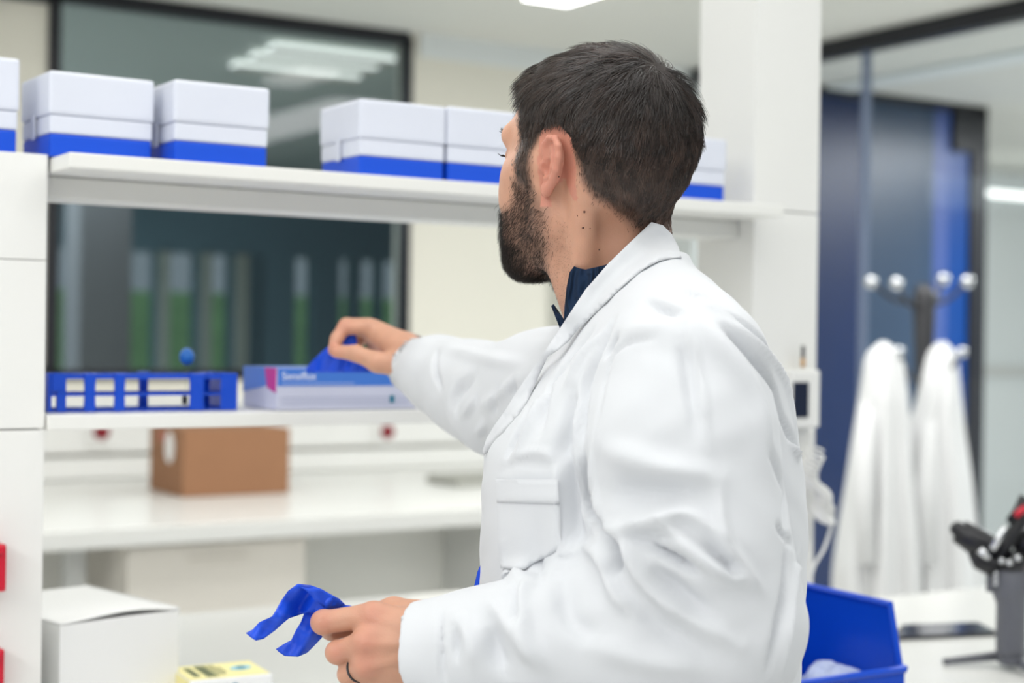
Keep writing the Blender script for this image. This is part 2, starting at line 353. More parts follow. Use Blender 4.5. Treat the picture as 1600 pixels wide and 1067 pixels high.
# grey tray on far bench at right of it
t0 = hitZ(690, 757, HB); t1 = hitZ(810, 752, HB)
tr = empty('instrument_tray', (t0.x+.2, t0.y+.05, HB), 'flat grey tray lying on the far bench next to the white sleeve', 'tray')
box('tray_base', (t0.x, t0.y-.12, HB+.001), (t1.x, t0.y+.12, HB+.008), MT['grey'], tr, bevel=.002)
boxes('tray_rim', [((t0.x, t0.y-.12, HB+.008), (t1.x, t0.y-.11, HB+.03)), ((t0.x, t0.y+.11, HB+.008), (t1.x, t0.y+.12, HB+.03)), ((t0.x, t0.y-.11, HB+.008), (t0.x+.01, t0.y+.11, HB+.03)), ((t1.x-.01, t0.y-.11, HB+.008), (t1.x, t0.y+.11, HB+.03))], MT['grey'], tr)

# ================================================================== NEAR BENCH with its shelving
YF = 1.56
U_Y0, U_Y1 = 2.08, 2.235                    # uprights
xl = hitY(72, 500, U_Y0).x                 # right edge of the low left upright
xr0 = hitY(1180, 200, U_Y0).x; xr1 = hitY(1281, 200, U_Y0).x
nb_ = empty('lab_bench', (.5, 2.2, 0), 'pale worktop the person stands at, left of the tall white upright', 'bench')
box('worktop', (-2.2, YF, HB-.04), (xr0-.02, 3.04, HB), MT['bench'], nb_, bevel=.004)
for q0 in (-2.1, .9): box('leg_frame', (q0, YF+.3, 0), (q0+.06, 2.95, HB-.041), MT['edge'], nb_)
sb_ = empty('lab_bench', (xr0+.8, 2.0, 0), 'bright white worktop at the right carrying the blue bin and camera stabiliser', 'bench')
box('worktop', (xr0-.018, YF, HB-.04), (3.6, 2.52, HB), MT['bench'], sb_, bevel=.004)
for q0 in (xr0+.1, 3.4): box('leg_frame', (q0, YF+.2, 0), (q0+.06, 2.45, HB-.041), MT['edge'], sb_)
zs = hitY(105, 237, 2.0).z; zs2 = hitY(75, 649, 2.07).z
# low upright at far left, panels with visible joints
up = empty('shelf_upright', (xl-.4, U_Y0+.08, HB), 'low white shelf upright at the left edge of the photo', 'upright')
zj1 = hitY(40, 406, U_Y0).z; zj2 = hitY(40, 671, U_Y0).z; ztp = hitY(40, 239, U_Y0).z
for z0, z1 in ((HB+.001, zj2-.001), (zj2+.001, zj1-.0005), (zj1+.0005, ztp)):
    box('cover_panel', (xl-.9, U_Y0, z0), (xl, U_Y1, z1), MT['white'], up, bevel=.0015)
# tall upright
up2 = empty('shelf_upright', (xr0+.1, U_Y0+.08, HB), 'tall white shelf upright reaching the ceiling to the right of the man', 'upright')
zj3 = hitY(1230, 331, U_Y0).z
for z0, z1 in ((HB+.001, zj3-.001), (zj3+.001, ZC-.002)):
    box('cover_panel', (xr0, U_Y0, z0), (xr1, U_Y1, z1), MT['white'], up2, bevel=.0015)
# shelves
ush = empty('upper_shelf', ((xl+xr0)/2, 2.18, zs), 'long white upper shelf carrying the blue-based boxes', 'shelf')
box('shelf_board', (xl+.004, 2.0, zs-.02), (xr0-.002, 2.40, zs), MT['shelf'], ush, bevel=.0025)
box('cross_rail', (xl+.002, 2.12, zs-.05), (xr0-.001, 2.20, zs-.021), MT['shelf'], ush, bevel=.002)
lsh = empty('lower_shelf', ((xl+xr0)/2, 2.18, zs2), 'white lower shelf carrying the blue rack and the glove box', 'shelf')
box('shelf_board', (xl+.002, 2.07, zs2-.02), (xr0-.002, 2.40, zs2), MT['shelf'], lsh, bevel=.002)
# red sockets on the low upright
for (py0, py1, lab) in ((850, 925, 'red socket housing on the low upright, the upper one'), (1014, 1090, 'red socket housing on the low upright, the lower one at the bottom edge')):
    a = hitY(11 if py0 < 900 else 8, py0, U_Y0-.03); b = hitY(9, py1, U_Y0-.03)
    s_ = empty('socket_housing', (a.x-.03, U_Y0-.015, b.z), lab, 'socket', 'red sockets on the low upright')
    box('cover', (a.x-.06, U_Y0-.030, b.z), (a.x, U_Y0-.001, a.z), MT['red'], s_, bevel=.004)
    box('lid', (a.x-.056, U_Y0-.035, a.z-.012), (a.x-.004, U_Y0-.0305, a.z-.002), MT['red'], s_, bevel=.0015)

# ------------------------------------------------------------------ pipette-tip boxes on the upper shelf
def tip_box(pxL, pxR, yfront, rotdeg, label, z0=None, hgt=.113, d=.135):
    z0 = (zs if z0 is None else z0)+.0008
    a = hitY(pxL, 240, yfront); b = hitY(pxR, 250, yfront); wdt = b.x-a.x
    r = empty('tip_box', (a.x+wdt/2, yfront+d/2, z0), label, 'box', 'white boxes with blue bases')
    rot = Matrix.Rotation(math.radians(rotdeg), 3, 'Z'); og = (a.x, yfront, z0)
    hb_ = .031
    box('base', (.003, .003, 0), (wdt-.003, d-.003, hb_), MT['bluebox'], r, bevel=.003, rot=rot, org=og)
    lo = box('tray', (.002, .002, hb_+.0002), (wdt-.002, d-.002, hb_+.0243), MT['clear'], r, bevel=.003, rot=rot, org=og)
    box('lid', (0, 0, hb_+.0245), (wdt, d, hgt), MT['clear'], r, bevel=.005, rot=rot, org=og)
    boxes('latch', [((-.0025, d*.45, hb_-.004), (-.0002, d*.55, hb_+.028))], MT['clear'], r, bevel=.001, rot=rot, org=og)
    return r
tip_box(-52, 30, 2.10, 0, 'white box with blue base cut off by the left edge of the photo', z0=ztp, hgt=.125)
tip_box(76, 242, 2.07, 1.5, 'white box with blue base, leftmost on the upper shelf', d=.13)
tip_box(271, 421, 2.04, 0, 'white box with blue base, second on the upper shelf, before the dark window')
tip_box(561, 697, 2.04, 0, 'white box with blue base, left one of the pair beside the man\'s face')
tip_box(699, 832, 2.04, 0, 'white box with blue base, partly behind the man\'s forehead', hgt=.115)
tip_box(1005, 1136, 2.06, 0, 'white box with blue base behind the back of the man\'s head', hgt=.11)

# ------------------------------------------------------------------ blue tube rack on the lower shelf
YR0 = 2.13
def rx(px): return hitY(px, 620, YR0).x
rk = empty('tube_rack', (rx(220), YR0+.05, zs2), 'blue plastic test tube rack on the lower shelf', 'rack')
zA = hitY(220, 583, YR0).z; z0 = zs2+.001
RD = .10
def plate(name, z, t, x0, x1):
    bm = bmesh.new(); n = 12; m_ = 4
    # plate with round openings cut as a grid of ribs
    w_ = (x1-x0)/n; h_ = RD/m_
    for i in range(n+1): bm_box(bm, (x0+i*w_-.0016, YR0, z), (x0+i*w_+.0016, YR0+RD, z+t))
    for j in range(m_+1): bm_box(bm, (x0, YR0+j*h_-.0016, z), (x1, YR0+j*h_+.0016, z+t))
    return finish(bm, name, MT['blue'], rk)
plate('top_plate', zA-.008, .006, rx(75)+.004, rx(372)-.004)
plate('middle_plate', z0+.0215, .003, rx(75)+.004, rx(372)-.004)
plate('bottom_plate', z0, .002, rx(75)+.004, rx(372)-.004)
def post(x0, x1, y, wst):
    bm = bmesh.new(); zz = [z0+(zA-z0)*q for q in (0, .42, .68, .9, 1)]
    cx_ = (x0+x1)/2; hw = (x1-x0)/2; ww = [1, .9, .93, 1.02, 1.2]
    ring = []
    for z, q in zip(zz, ww):
        ring.append([bm.verts.new((cx_+sx*hw*q, y+sy*.003, z)) for sx, sy in ((-1, -1), (1, -1), (1, 1), (-1, 1))])
    for a, b in zip(ring, ring[1:]):
        for k in range(4): bm.faces.new((a[k], a[(k+1) % 4], b[(k+1) % 4], b[k]))
    bm.faces.new(ring[0][::-1]); bm.faces.new(ring[-1])
    return finish(bm, 'post', MT['blue'], rk, bevel=.0008)
for a, b, yy in ((130, 148, YR0-.003), (177, 194, YR0-.003), (253, 268, YR0+RD), (295, 317, YR0-.003), (336, 351, YR0+RD*.6)):
    post(rx(a), rx(b), yy, 1)
boxes('end_wall', [((rx(75), YR0-.002, z0), (rx(80), YR0+RD, zA)), ((rx(80), YR0-.004, z0+.028), (rx(102), YR0+.002, zA)), ((rx(88), YR0-.004, z0), (rx(102), YR0+.002, z0+.029))], MT['blue'], rk)
boxes('end_wall', [((rx(344), YR0-.004, z0), (rx(369), YR0+.002, zA)), ((rx(364), YR0, z0), (rx(369), YR0+RD, zA))], MT['blue'], rk)
box('clip', (rx(292), YR0+.01, z0+.008), (rx(297), YR0+.02, z0+.02), MT['gblack'], rk)
boxes('clip', [((rx(318), YR0+.01, z0+.01), (rx(323), YR0+.02, z0+.018))], MT['gblack'], rk)
# pipette with a blue bulb standing in the rack
pb = hitY(292, 557, YR0+.04)
pp = empty('pipette', (pb.x, pb.y, z0), 'thin clear pipette with a blue rubber bulb standing in the blue rack', 'pipette')
tube('stem', [(pb.x, pb.y, z0+.003), (pb.x, pb.y, pb.z-.008)], .0014, MT['pane'], pp)
ball('bulb', tuple(pb), .0108, mat('blue_rubber', (.02, .16, .55), .4, noise=(9, .03)), pp, scale=(1, 1, 1.15))

# ------------------------------------------------------------------ glove box with printed sleeve
gy = 2.10
g0 = hitY(432, 640, gy).x; g1 = hitY(664, 640, gy).x; gz0 = zs2+.001; gz1 = hitY(432, 575, gy).z; gd = .125
gb = empty('glove_box', ((g0+g1)/2, gy+gd/2, gz0), 'blue and white glove dispenser box with magenta corners on the lower shelf', 'glove box')
gh = gz1-gz0; zsp = gz0+gh*.57
box('carton', (g0, gy, gz0), (g1, gy+gd, gz1), MT['gbpale'], gb, bevel=.001)
xm = hitY(640, 600, gy).x
bm = bmesh.new()
def quad(bm, pts, t, nrm):
    f = [bm.verts.new(Vector(p)) for p in pts]; b = [bm.verts.new(Vector(p)+Vector(nrm)*t) for p in pts]
    bm.faces.new(f); bm.faces.new(b[::-1])
    for i in range(len(f)): bm.faces.new((f[i], b[i], b[(i+1) % len(f)], f[(i+1) % len(f)]))
quad(bm, [(g0+.001, gy, zsp), (xm, gy, zsp), (xm-.012, gy, gz1-.0008), (g0+.001, gy, gz1-.0008)], .0006, (0, -1, 0))
quad(bm, [(g0, gy+.035, zsp), (g0, gy+gd, zsp-.012), (g0, gy+gd, gz1), (g0, gy+.045, gz1)], .0006, (-1, 0, 0))
quad(bm, [(g0+.001, gy+.001, gz1), (g1-.012, gy+.001, gz1), (g1-.012, gy+gd, gz1), (g0+.001, gy+gd, gz1)], .0005, (0, 0, 1))
finish(bm, 'blue_band', MT['gbblue'], gb)
bm = bmesh.new()
quad(bm, [(xm, gy, zsp), (g1-.002, gy, zsp), (xm+.002, gy, gz1-.001), (xm-.012, gy, gz1-.001)], .0006, (0, -1, 0))
finish(bm, 'magenta_print', MT['magenta'], gb); bm = bmesh.new()
quad(bm, [(g0, gy+.003, gz0+gh*.40), (g0, gy+.034, gz0+gh*.52), (g0, gy+.044, gz1), (g0, gy+.001, gz1)], .0006, (-1, 0, 0))
finish(bm, 'magenta_print', MT['magenta'], gb)
def text(name, s, size, loc, rot, m, parent, ext=.0003):
    c = bpy.data.curves.new(name, 'FONT'); c.body = s; c.size = size; c.extrude = ext; c.resolution_u = 3
    o = bpy.data.objects.new(name, c); COL.objects.link(o)
    o.rotation_euler = rot; o.location = loc; bpy.context.view_layer.update()
    dg = bpy.context.evaluated_depsgraph_get(); me = bpy.data.meshes.new_from_object(o.evaluated_get(dg))
    me.transform(o.matrix_world); bpy.data.objects.remove(o); me.materials.clear()
    return link(name, me, m, parent)
text('brand_text', 'Sensiflux', .0155, (hitY(440, 597, gy).x, gy-.0009, zsp+gh*.155), (math.pi/2, 0, 0), MT['printw'], gb)
boxes('small_print', [((hitY(440, 600, gy).x, gy-.001, zsp+gh*.045), (hitY(553, 600, gy).x, gy-.0007, zsp+gh*.08))], mat('pale_blue_print', (.3, .42, .78), .4, noise=(12, .03)), gb)
boxes('grey_print', [((hitY(440, 600, gy).x, gy-.0006, gz0+gh*f), (hitY(640, 600, gy).x, gy-.0001, gz0+gh*(f+.025))) for f in (.12, .2, .28)], mat('grey_print', (.5, .53, .68), .5, noise=(12, .03)), gb)
boxes('dark_mark', [((hitY(609, 600, gy).x, gy-.0012, gz0+gh*.15), (hitY(616, 600, gy).x, gy-.0007, gz0+gh*.33))], MT['teal'], gb)
boxes('dark_mark', [((hitY(646, 600, gy).x, gy-.0012, gz0+gh*.38), (hitY(655, 600, gy).x, gy-.0007, gz0+gh*.46))], MT['teal'], gb)

# ------------------------------------------------------------------ white carton in the foreground
zc_ = HB+.179
A = hitZ(94, 970, zc_); B = hitZ(281, 946, zc_)
ud = (B-A); wd = ud.length; ud.normalize(); vd = Vector((-ud.y, ud.x, 0)); dp = .27
rot = Matrix((ud, vd, Vector((0, 0, 1)))).transposed()
wc = empty('white_carton', tuple((A+B)/2+vd*.12 - Vector((0, 0, .179))), 'plain white carton with lifting lid in front of the low upright, lower left', 'box')
org = (A.x, A.y, HB+.001)
H = .1775
box('carton_body', (0, 0, 0), (wd, dp, H-.006), MT['paperw'], wc, bevel=.0015, rot=rot, org=org)
bm = bmesh.new(); nx, ny = 24, 16                     # slightly warped lid
def lidz(u, v): return H-.004 + .0085*math.sin(math.pi*min(1, u*1.02))**1.2*(1-v)**1.5*(.4+.8*u) + .003*math.sin(6*u+2*v)*v*(1-v)
gt = [[bm.verts.new(rot @ Vector((wd*(-.002+1.004*i/nx), -.001+dp*1.0*j/ny, lidz(i/nx, j/ny))) + Vector(org)) for i in range(nx+1)] for j in range(ny+1)]
gbt = [[bm.verts.new(v_.co - Vector((0, 0, .0012))) for v_ in r_] for r_ in gt]
for j in range(ny):
    for i in range(nx):
        bm.faces.new((gt[j][i], gt[j][i+1], gt[j+1][i+1], gt[j+1][i])); bm.faces.new((gbt[j][i], gbt[j+1][i], gbt[j+1][i+1], gbt[j][i+1]))
for i in range(nx): bm.faces.new((gt[0][i], gbt[0][i], gbt[0][i+1], gt[0][i+1])); bm.faces.new((gt[ny][i], gt[ny][i+1], gbt[ny][i+1], gbt[ny][i]))
for j in range(ny): bm.faces.new((gt[j][0], gt[j+1][0], gbt[j+1][0], gbt[j][0])); bm.faces.new((gt[j][nx], gbt[j][nx], gbt[j+1][nx], gt[j+1][nx]))
finish(bm, 'lid', MT['paperw'], wc, smooth=True)
boxes('side_flap', [((wd-.0005, .004, H-.03), (wd+.0012, dp-.004, H-.002))], MT['paperw'], wc, rot=rot, org=org)

# ------------------------------------------------------------------ small yellow box
zy = HB+.085
A = hitZ(297, 1064, zy); B = hitZ(426, 1052, zy); C = hitZ(284, 1040, zy)
ud = (B-A); wd = ud.length; ud.normalize(); vd = Vector((-ud.y, ud.x, 0)); dp = .095
rot = Matrix((ud, vd, Vector((0, 0, 1)))).transposed(); org = (A.x, A.y, HB+.001)
yb = empty('tissue_box', tuple(A), 'small yellow and white printed box beside the white carton, bottom edge', 'box')
box('carton_body', (0, 0, 0), (wd, dp, .0835), MT['paperw'], yb, bevel=.003, rot=rot, org=org)
box('yellow_top', (.001, .004, .0836), (wd-.003, dp, .0845), MT['yellow'], yb, rot=rot, org=org)
boxes('yellow_side', [((-.0006, .002, .0), (-.0001, dp-.002, .082))], MT['yellow'], yb, rot=rot, org=org)
bm = bmesh.new(); quad(bm, [rot @ Vector(p)+Vector(org) for p in ((wd*.12, -.0001, 0), (wd*.95, -.0001, 0), (wd*.95, -.0001, .035), (wd*.55, -.0001, .076), (wd*.12, -.0001, .055))], .0006, tuple(-vd))
finish(bm, 'teal_panel', MT['teal'], yb)
rows = []
for i, (u, v0, v1, wv) in enumerate(((.10, .02, .075, .010), (.24, .012, .085, .008), (.31, .012, .085, .008), (.40, .02, .08, .003), (.45, .02, .08, .003), (.50, .03, .07, .003))):
    k = v0
    while k < v1: rows.append(((wd*u, k, .0846), (wd*u+wv, k+.006, .0849))); k += .0085
boxes('lettering', rows, MT['ink'], yb, rot=rot, org=org)
bm = bmesh.new(); bmesh.ops.create_cone(bm, segments=24, radius1=.016, radius2=.016, depth=.0006, cap_ends=True, matrix=Matrix.Translation(Vector(org)+rot @ Vector((wd*.75, dp*.55, .0851))) @ Matrix.Rotation(.4, 4, 'Z') @ Matrix.Diagonal((1.1, .8, 1, 1)))
finish(bm, 'picture', MT['sky_print'], yb)
bm = bmesh.new(); bmesh.ops.create_cone(bm, segments=24, radius1=.007, radius2=.007, depth=.0006, cap_ends=True, matrix=Matrix.Translation(Vector(org)+rot @ Vector((wd*.75, dp*.55, .0858))))
finish(bm, 'picture_centre', MT['teal'], yb)

# ------------------------------------------------------------------ blue stacking bin (right wall seen from inside)
bu = hitX
Xi = 1.619
T1 = hitX(1390, 945, Xi); T0 = hitX(1403, 1043, Xi)     # top front corner, lip corner
th = .004; wb_ = .23; bl = .34; x0_ = Xi-wb_
bn = empty('storage_bin', (Xi-wb_/2, T1.y+.15, HB), 'blue open-fronted storage bin on the right worktop, beside the white coat', 'storage bin')
bm = bmesh.new()
def side(x, t):
    prof = [(T0.y-.012, HB+.001), (T0.y, T0.z), (T1.y, T1.z), (T1.y+bl, T1.z+.004), (T1.y+bl-.01, HB+.001)]
    f = [bm.verts.new((x, y, z)) for y, z in prof]; b = [bm.verts.new((x+t, y, z)) for y, z in prof]
    bm.faces.new(f); bm.faces.new(b[::-1])
    for i in range(5): bm.faces.new((f[i], b[i], b[(i+1) % 5], f[(i+1) % 5]))
side(Xi, th); side(x0_-th, th)
bm_box(bm, (x0_, T0.y-.012, HB+.001), (Xi, T1.y+bl-.01, HB+.006))
bm_box(bm, (x0_, T1.y+bl-.014, HB+.006), (Xi, T1.y+bl-.008, T1.z))
bm_box(bm, (x0_, T0.y-.013, HB+.006), (Xi, T0.y-.008, T0.z))
finish(bm, 'tub', MT['blue'], bn, bevel=.001)
bm = bmesh.new()
for x in (Xi+.002, x0_-.002):
    sg = 1 if x > x0_+.1 else -1
    pts = [(x, T0.y-.012, T0.z), (x, T0.y, T0.z+.004), (x, T1.y, T1.z), (x, T1.y+bl, T1.z+.004)]
    bm_tube(bm, pts, .0055, 8)
    bm_box(bm, (min(x, x+sg*.010), T1.y+.012, T1.z-.028), (max(x, x+sg*.010), T1.y+bl, T1.z-.020))
bm_tube(bm, [(x0_, T0.y-.012, T0.z), (Xi, T0.y-.012, T0.z)], .0055, 8)
bm_tube(bm, [(x0_, T1.y+bl-.01, T1.z), (Xi, T1.y+bl-.01, T1.z)], .0055, 8)
finish(bm, 'rim', MT['blue'], bn, smooth=False)
bm = bmesh.new()       # outer side flange widening to the foot
f = [(Xi+.005, T0.y-.010, HB+.001), (Xi+.010, T0.y+.002, T0.z), (Xi+.006, T1.y+.004, T1.z-.012), (Xi+.018, T1.y+.045, T0.z+.005), (Xi+.020, T1.y+.05, HB+.001)]
quad(bm, f, .004, (.3, .9, 0)); finish(bm, 'side_flange', MT['blue'], bn)
# crumpled clear bags in the bin
def crumple(name, c, r, m, seed, parent=None, sc=(1, 1, 1)):
    rg = np.random.default_rng(seed); bm = bmesh.new(); bmesh.ops.create_icosphere(bm, subdivisions=4, radius=1)
    ds = [(rg.normal(size=3), rg.uniform(2, 5), rg.uniform(0, 6)) for _ in range(14)]
    for v in bm.verts:
        n_ = np.array(v.co); s = sum(abs(math.sin(np.dot(d_/np.linalg.norm(d_), n_)*fq+ph)) for d_, fq, ph in ds)/14
        q = n_*(r*(.55+.75*s)); v.co = Vector((q[0]*sc[0]+c[0], q[1]*sc[1]+c[1], q[2]*sc[2]+c[2]))
    return finish(bm, name, m, parent)
MT['bag'] = mat('clear_bag', (.62, .70, .95), .15, alpha=.75, noise=(40, .1), bump=(60, .6, .004))
for k, (px, py, r) in enumerate(((1262, 1048, .05), (1290, 1066, .045), (1250, 1080, .05))):
    c = (Xi-.17, Xi-.062, Xi-.115)[k]; cy_ = T0.y+(.065, .065, .175)[k]; r = .050
    crumple_o = crumple('plastic_bag', (c, cy_, HB+.0065+r*1.12), r, MT['bag'], 5+k, None, (1, 1, 1.1))
    tag(crumple_o, ['crumpled clear plastic bag in the blue bin, nearest the white coat', 'crumpled clear plastic bag in the blue bin, against its right wall', 'crumpled clear plastic bag in the blue bin, farthest from its open front'][k], 'bag', 'plastic bags in the blue bin')

# ------------------------------------------------------------------ black tablet on the right worktop
a = hitZ(1400, 1000, HB+.004); b = hitZ(1530, 976, HB+.004); c = hitZ(1560, 996, HB+.004)
tb = empty('tablet', (a.x+.1, a.y+.03, HB), 'flat black glossy tablet lying on the right worktop behind the stabiliser', 'tablet')
pl = [hitZ(*q, HB+.001) for q in ((1392, 1001), (1562, 993), (1528, 976), (1410, 980))]
bm = bmesh.new(); quad(bm, [tuple(q) for q in pl], .006, (0, 0, 1)); finish(bm, 'tablet_body', MT['gblack'], tb, bevel=.001)
cen = sum(pl, Vector())/4
bm = bmesh.new(); quad(bm, [tuple(cen+(q-cen)*.92+Vector((0, 0, .0062))) for q in pl], .0006, (0, 0, 1)); finish(bm, 'tablet_screen', MT['screen'], tb)

# ------------------------------------------------------------------ hand-held camera stabiliser
D = 2.74
base = hitZ(1575, 1034, HB)
gm = empty('camera_stabiliser', tuple(base), 'grey and black camera stabiliser on mini tripod legs, right edge', 'camera stabiliser')
def G(px, py, dd=0): return P(px, py, D+dd)
def part(name, fn, m, smooth=True, **k):
    bm = bmesh.new(); fn(bm); return finish(bm, name, m, gm, smooth=smooth, **k)
part('handle', lambda b: bm_tube(b, [G(1580, 1022), G(1579, 1016), G(1579, 1010), G(1580, 950), G(1580, 940), G(1578, 930), G(1577, 892), G(1577, 888)], [.024, .025, .0255, .0255, .026, .029, .030, .027], 20), MT['gimbal'])
part('trigger', lambda b: (bm_box(b, tuple(G(1549, 925)-Vector((.006, .008, 0))), tuple(G(1549, 892)+Vector((.006, .008, 0)))),), MT['gimbal'], False, bevel=.003)
part('joystick', lambda b: [bm_ball(b, G(1556, y, -.022), .0042, 2) for y in (896, 904, 912)], MT['metal'])
part('red_panel', lambda b: bm_box(b, tuple(G(1596, 925)-Vector((.003, .02, 0))), tuple(G(1596, 893)+Vector((.006, .02, 0)))), MT['magenta'], False)
part('collar', lambda b: bm_tube(b, [G(1577, 888), G(1577, 876), G(1574, 872)], [.031, .033, .026], 20), MT['gblack'])
part('motor', lambda b: bm_tube(b, [G(1488, 820), G(1492, 823), G(1498, 828), G(1500, 830), G(1535, 852), G(1540, 856), G(1552, 868)], [.006, .013, .013, .022, .027, .025, .018], 18), MT['gblack'])
part('arm_lower', lambda b: bm_tube(b, [G(1520, 862, -.01), G(1530, 876, -.01), G(1548, 884), G(1566, 884)], [.010, .016, .018, .018], 12), MT['gblack'])
part('arm_joint', lambda b: bm_tube(b, [G(1530, 858, -.03), G(1545, 872, -.03)], [.007, .007], 10), MT['metal'])
part('arm_upper', lambda b: (bm_tube(b, [G(1556, 876), G(1572, 850), G(1590, 822), G(1606, 795)], [.014, .012, .012, .016], 12), bm_ball(b, G(1565, 862, .02), .018), bm_ball(b, G(1608, 850, .02), .03), bm_tube(b, [G(1575, 815), G(1590, 805), G(1606, 780)], [.006, .012, .016], 10)), MT['gblack'])
part('silver_rail', lambda b: bm_tube(b, [G(1549, 858, -.02), G(1562, 838, -.02), G(1572, 820, -.02)], [.010, .006, .005], 10), MT['metal'])
part('red_ring', lambda b: bm_tube(b, [G(1586, 806, -.018), G(1603, 792, -.018)], [.006, .006], 12), MT['red'])
part('bolt', lambda b: [bm_ball(b, G(x, y, -.03), .006, 2) for x, y in ((1565, 876), (1577, 879), (1590, 872))], MT['metal'])
part('foot_hub', lambda b: bm_tube(b, [G(1580, 1038), G(1580, 1034), G(1580, 1018)], [.018, .024, .022], 18), MT['gimbal'])
hub = hitZ(1578, 1040, HB); 
for q in (hitZ(1474, 1040, HB), hitZ(1640, 1078, HB), hub + (hub-hitZ(1520, 1060, HB))*1.1):
    s = hub.copy(); s.z = HB+.020; e = Vector((q.x, q.y, HB+.007))
    bm = bmesh.new(); bm_tube(bm, [s, s.lerp(e, .3), s.lerp(e, .9), e], [.010, .0085, .006, .006], 8); finish(bm, 'leg', MT['gimbal'], gm, smooth=True)

# ------------------------------------------------------------------ wall handset with coiled cord on the tall upright
hs = hitY(1259, 620, U_Y0)
ph = empty('wall_handset', (hs.x, U_Y0-.02, hs.z), 'white wall handset with dark screen on the tall upright', 'phone')
a = hitY(1238, 578, U_Y0-.03); b = hitY(1280, 668, U_Y0-.03)
box('case', (a.x, U_Y0-.032, b.z), (b.x, U_Y0-.001, a.z), MT['white'], ph, bevel=.005)
a = hitY(1240, 597, U_Y0-.034); b = hitY(1263, 652, U_Y0-.034)
box('screen', (a.x, U_Y0-.035, b.z), (b.x, U_Y0-.0325, a.z), MT['screen'], ph, bevel=.001)
a = hitY(1255, 540, U_Y0-.02)
tube('antenna', [(a.x, U_Y0-.02, a.z), (a.x, U_Y0-.02, a.z-.022)], .0035, MT['dkmetal'], ph)
tube('antenna_base', [(a.x, U_Y0-.02, a.z-.022), (a.x, U_Y0-.02, a.z-.038)], .004, mat('amber_plastic', (.5, .28, .10), .4, noise=(9, .05)), ph)
cpts = catmull([hitY(x, y, U_Y0-.03) for x, y in ((1268, 668), (1272, 720), (1280, 770))], 6)
bm = bmesh.new()
bm_tube(bm, cpts, .003, 6)
tt = np.linspace(0, 1, 300); path = catmull([hitY(x, y, U_Y0-.035) for x, y in ((1276, 705), (1262, 745), (1285, 770), (1282, 800), (1290, 812))], 75)
tn = np.gradient(path, axis=0); 
coil = []
for i, p_ in enumerate(path):
    an = i*2*math.pi/13.0; coil.append((p_[0]+.016*math.cos(an), p_[1]+.014*math.sin(an), p_[2]+.012*math.sin(an)*.6))
bm_tube(bm, coil, .0026, 6)
bm_tube(bm, catmull([hitY(x, y, U_Y0-.03) for x, y in ((1290, 812), (1301, 790), (1299, 820), (1288, 856), (1270, 890), (1262, 940))], 8), .0032, 6)
finish(bm, 'coiled_cord', MT['cable'], ph, smooth=True)

# ------------------------------------------------------------------ coat stand with two white coats
Ds = 5.6
def K(px, py, dd=0): return P(px, py, Ds+dd)
ft = K(1441, 700); ft = Vector((ft.x, ft.y, 0))
cs = empty('coat_stand', tuple(ft), 'dark coat stand with round silver knobs behind the hanging coats', 'coat stand')
ptop = K(1441, 452)
bm = bmesh.new(); bm_tube(bm, [(ft.x, ft.y, .03), (ft.x, ft.y, ptop.z-.35), (ft.x, ft.y, ptop.z-.02), (ft.x, ft.y, ptop.z+.02)], [.028, .028, .042, .022], 14); finish(bm, 'pole', MT['dkmetal'], cs, smooth=True)
bm = bmesh.new(); bm_tube(bm, [(ft.x, ft.y, .001), (ft.x, ft.y, .012), (ft.x, ft.y, .03)], [.19, .19, .05], 28); finish(bm, 'base_plate', MT['dkmetal'], cs)
for i, (x, y, dd, hub_y) in enumerate(((1361, 441, -.03, 478), (1401, 443, -.12, 486), (1474, 436, .1, 482), (1511, 440, -.05, 478), (1405, 549, -.20, 600), (1503, 550, -.1, 600))):
    k_ = K(x, y, dd); h_ = Vector((ft.x, ft.y, K(1441, hub_y).z))
    mid = h_.lerp(k_, .55); mid.z = h_.z + (k_.z-h_.z)*.25
    hk = tube('hook_arm', catmull([h_, mid, k_], 6), .0075, MT['dkmetal'], cs, seg=8)
    ball('knob', tuple(k_), .024 if y < 500 else .019, MT['metal'], hk, sub=3)
def hanging_coat(prof, d0, label, seed, group='hanging coats'):
    # prof: (py, left px, right px, depth half thickness)
    bm = bmesh.new(); rg = np.random.default_rng(seed); n = 48; rings = []
    py = np.array([p[0] for p in prof], float); yy = np.linspace(py[0], py[-1], 40)
    l = np.interp(yy, py, [p[1] for p in prof]); r = np.interp(yy, py, [p[2] for p in prof]); t = np.interp(yy, py, [p[3] for p in prof])
    ph_ = rg.uniform(0, 6, 6)
    for i, y in enumerate(yy):
        ring = []; f = i/39
        for k in range(n):
            a = 2*math.pi*k/n
            fold = 1 + (.07*math.sin(5*a+ph_[0]+f*.8)+.05*math.sin(9*a+ph_[1]-f)+.03*math.sin(14*a+ph_[2]))*min(1, f*1.8)
            cx_ = (l[i]+r[i])/2+ (r[i]-l[i])/2*math.cos(a)*(1+.3*(fold-1)*0)
            ring.append(bm.verts.new(K(cx_, y, d0 + t[i]*math.sin(a)*fold*1.0 + .035*math.sin(3*math.cos(a)*3.0+ph_[3])*min(1, f*1.5))))
        rings.append(ring)
    for a, b in zip(rings, rings[1:]):
        for k in range(n): bm.faces.new((a[k], a[(k+1) % n], b[(k+1) % n], b[k]))
    bm.faces.new(rings[0][::-1]); bm.faces.new(rings[-1])
    o = finish(bm, 'hanging_coat', MT['cloth_hang'], smooth=True); tag(o, label, 'coat', group); return o
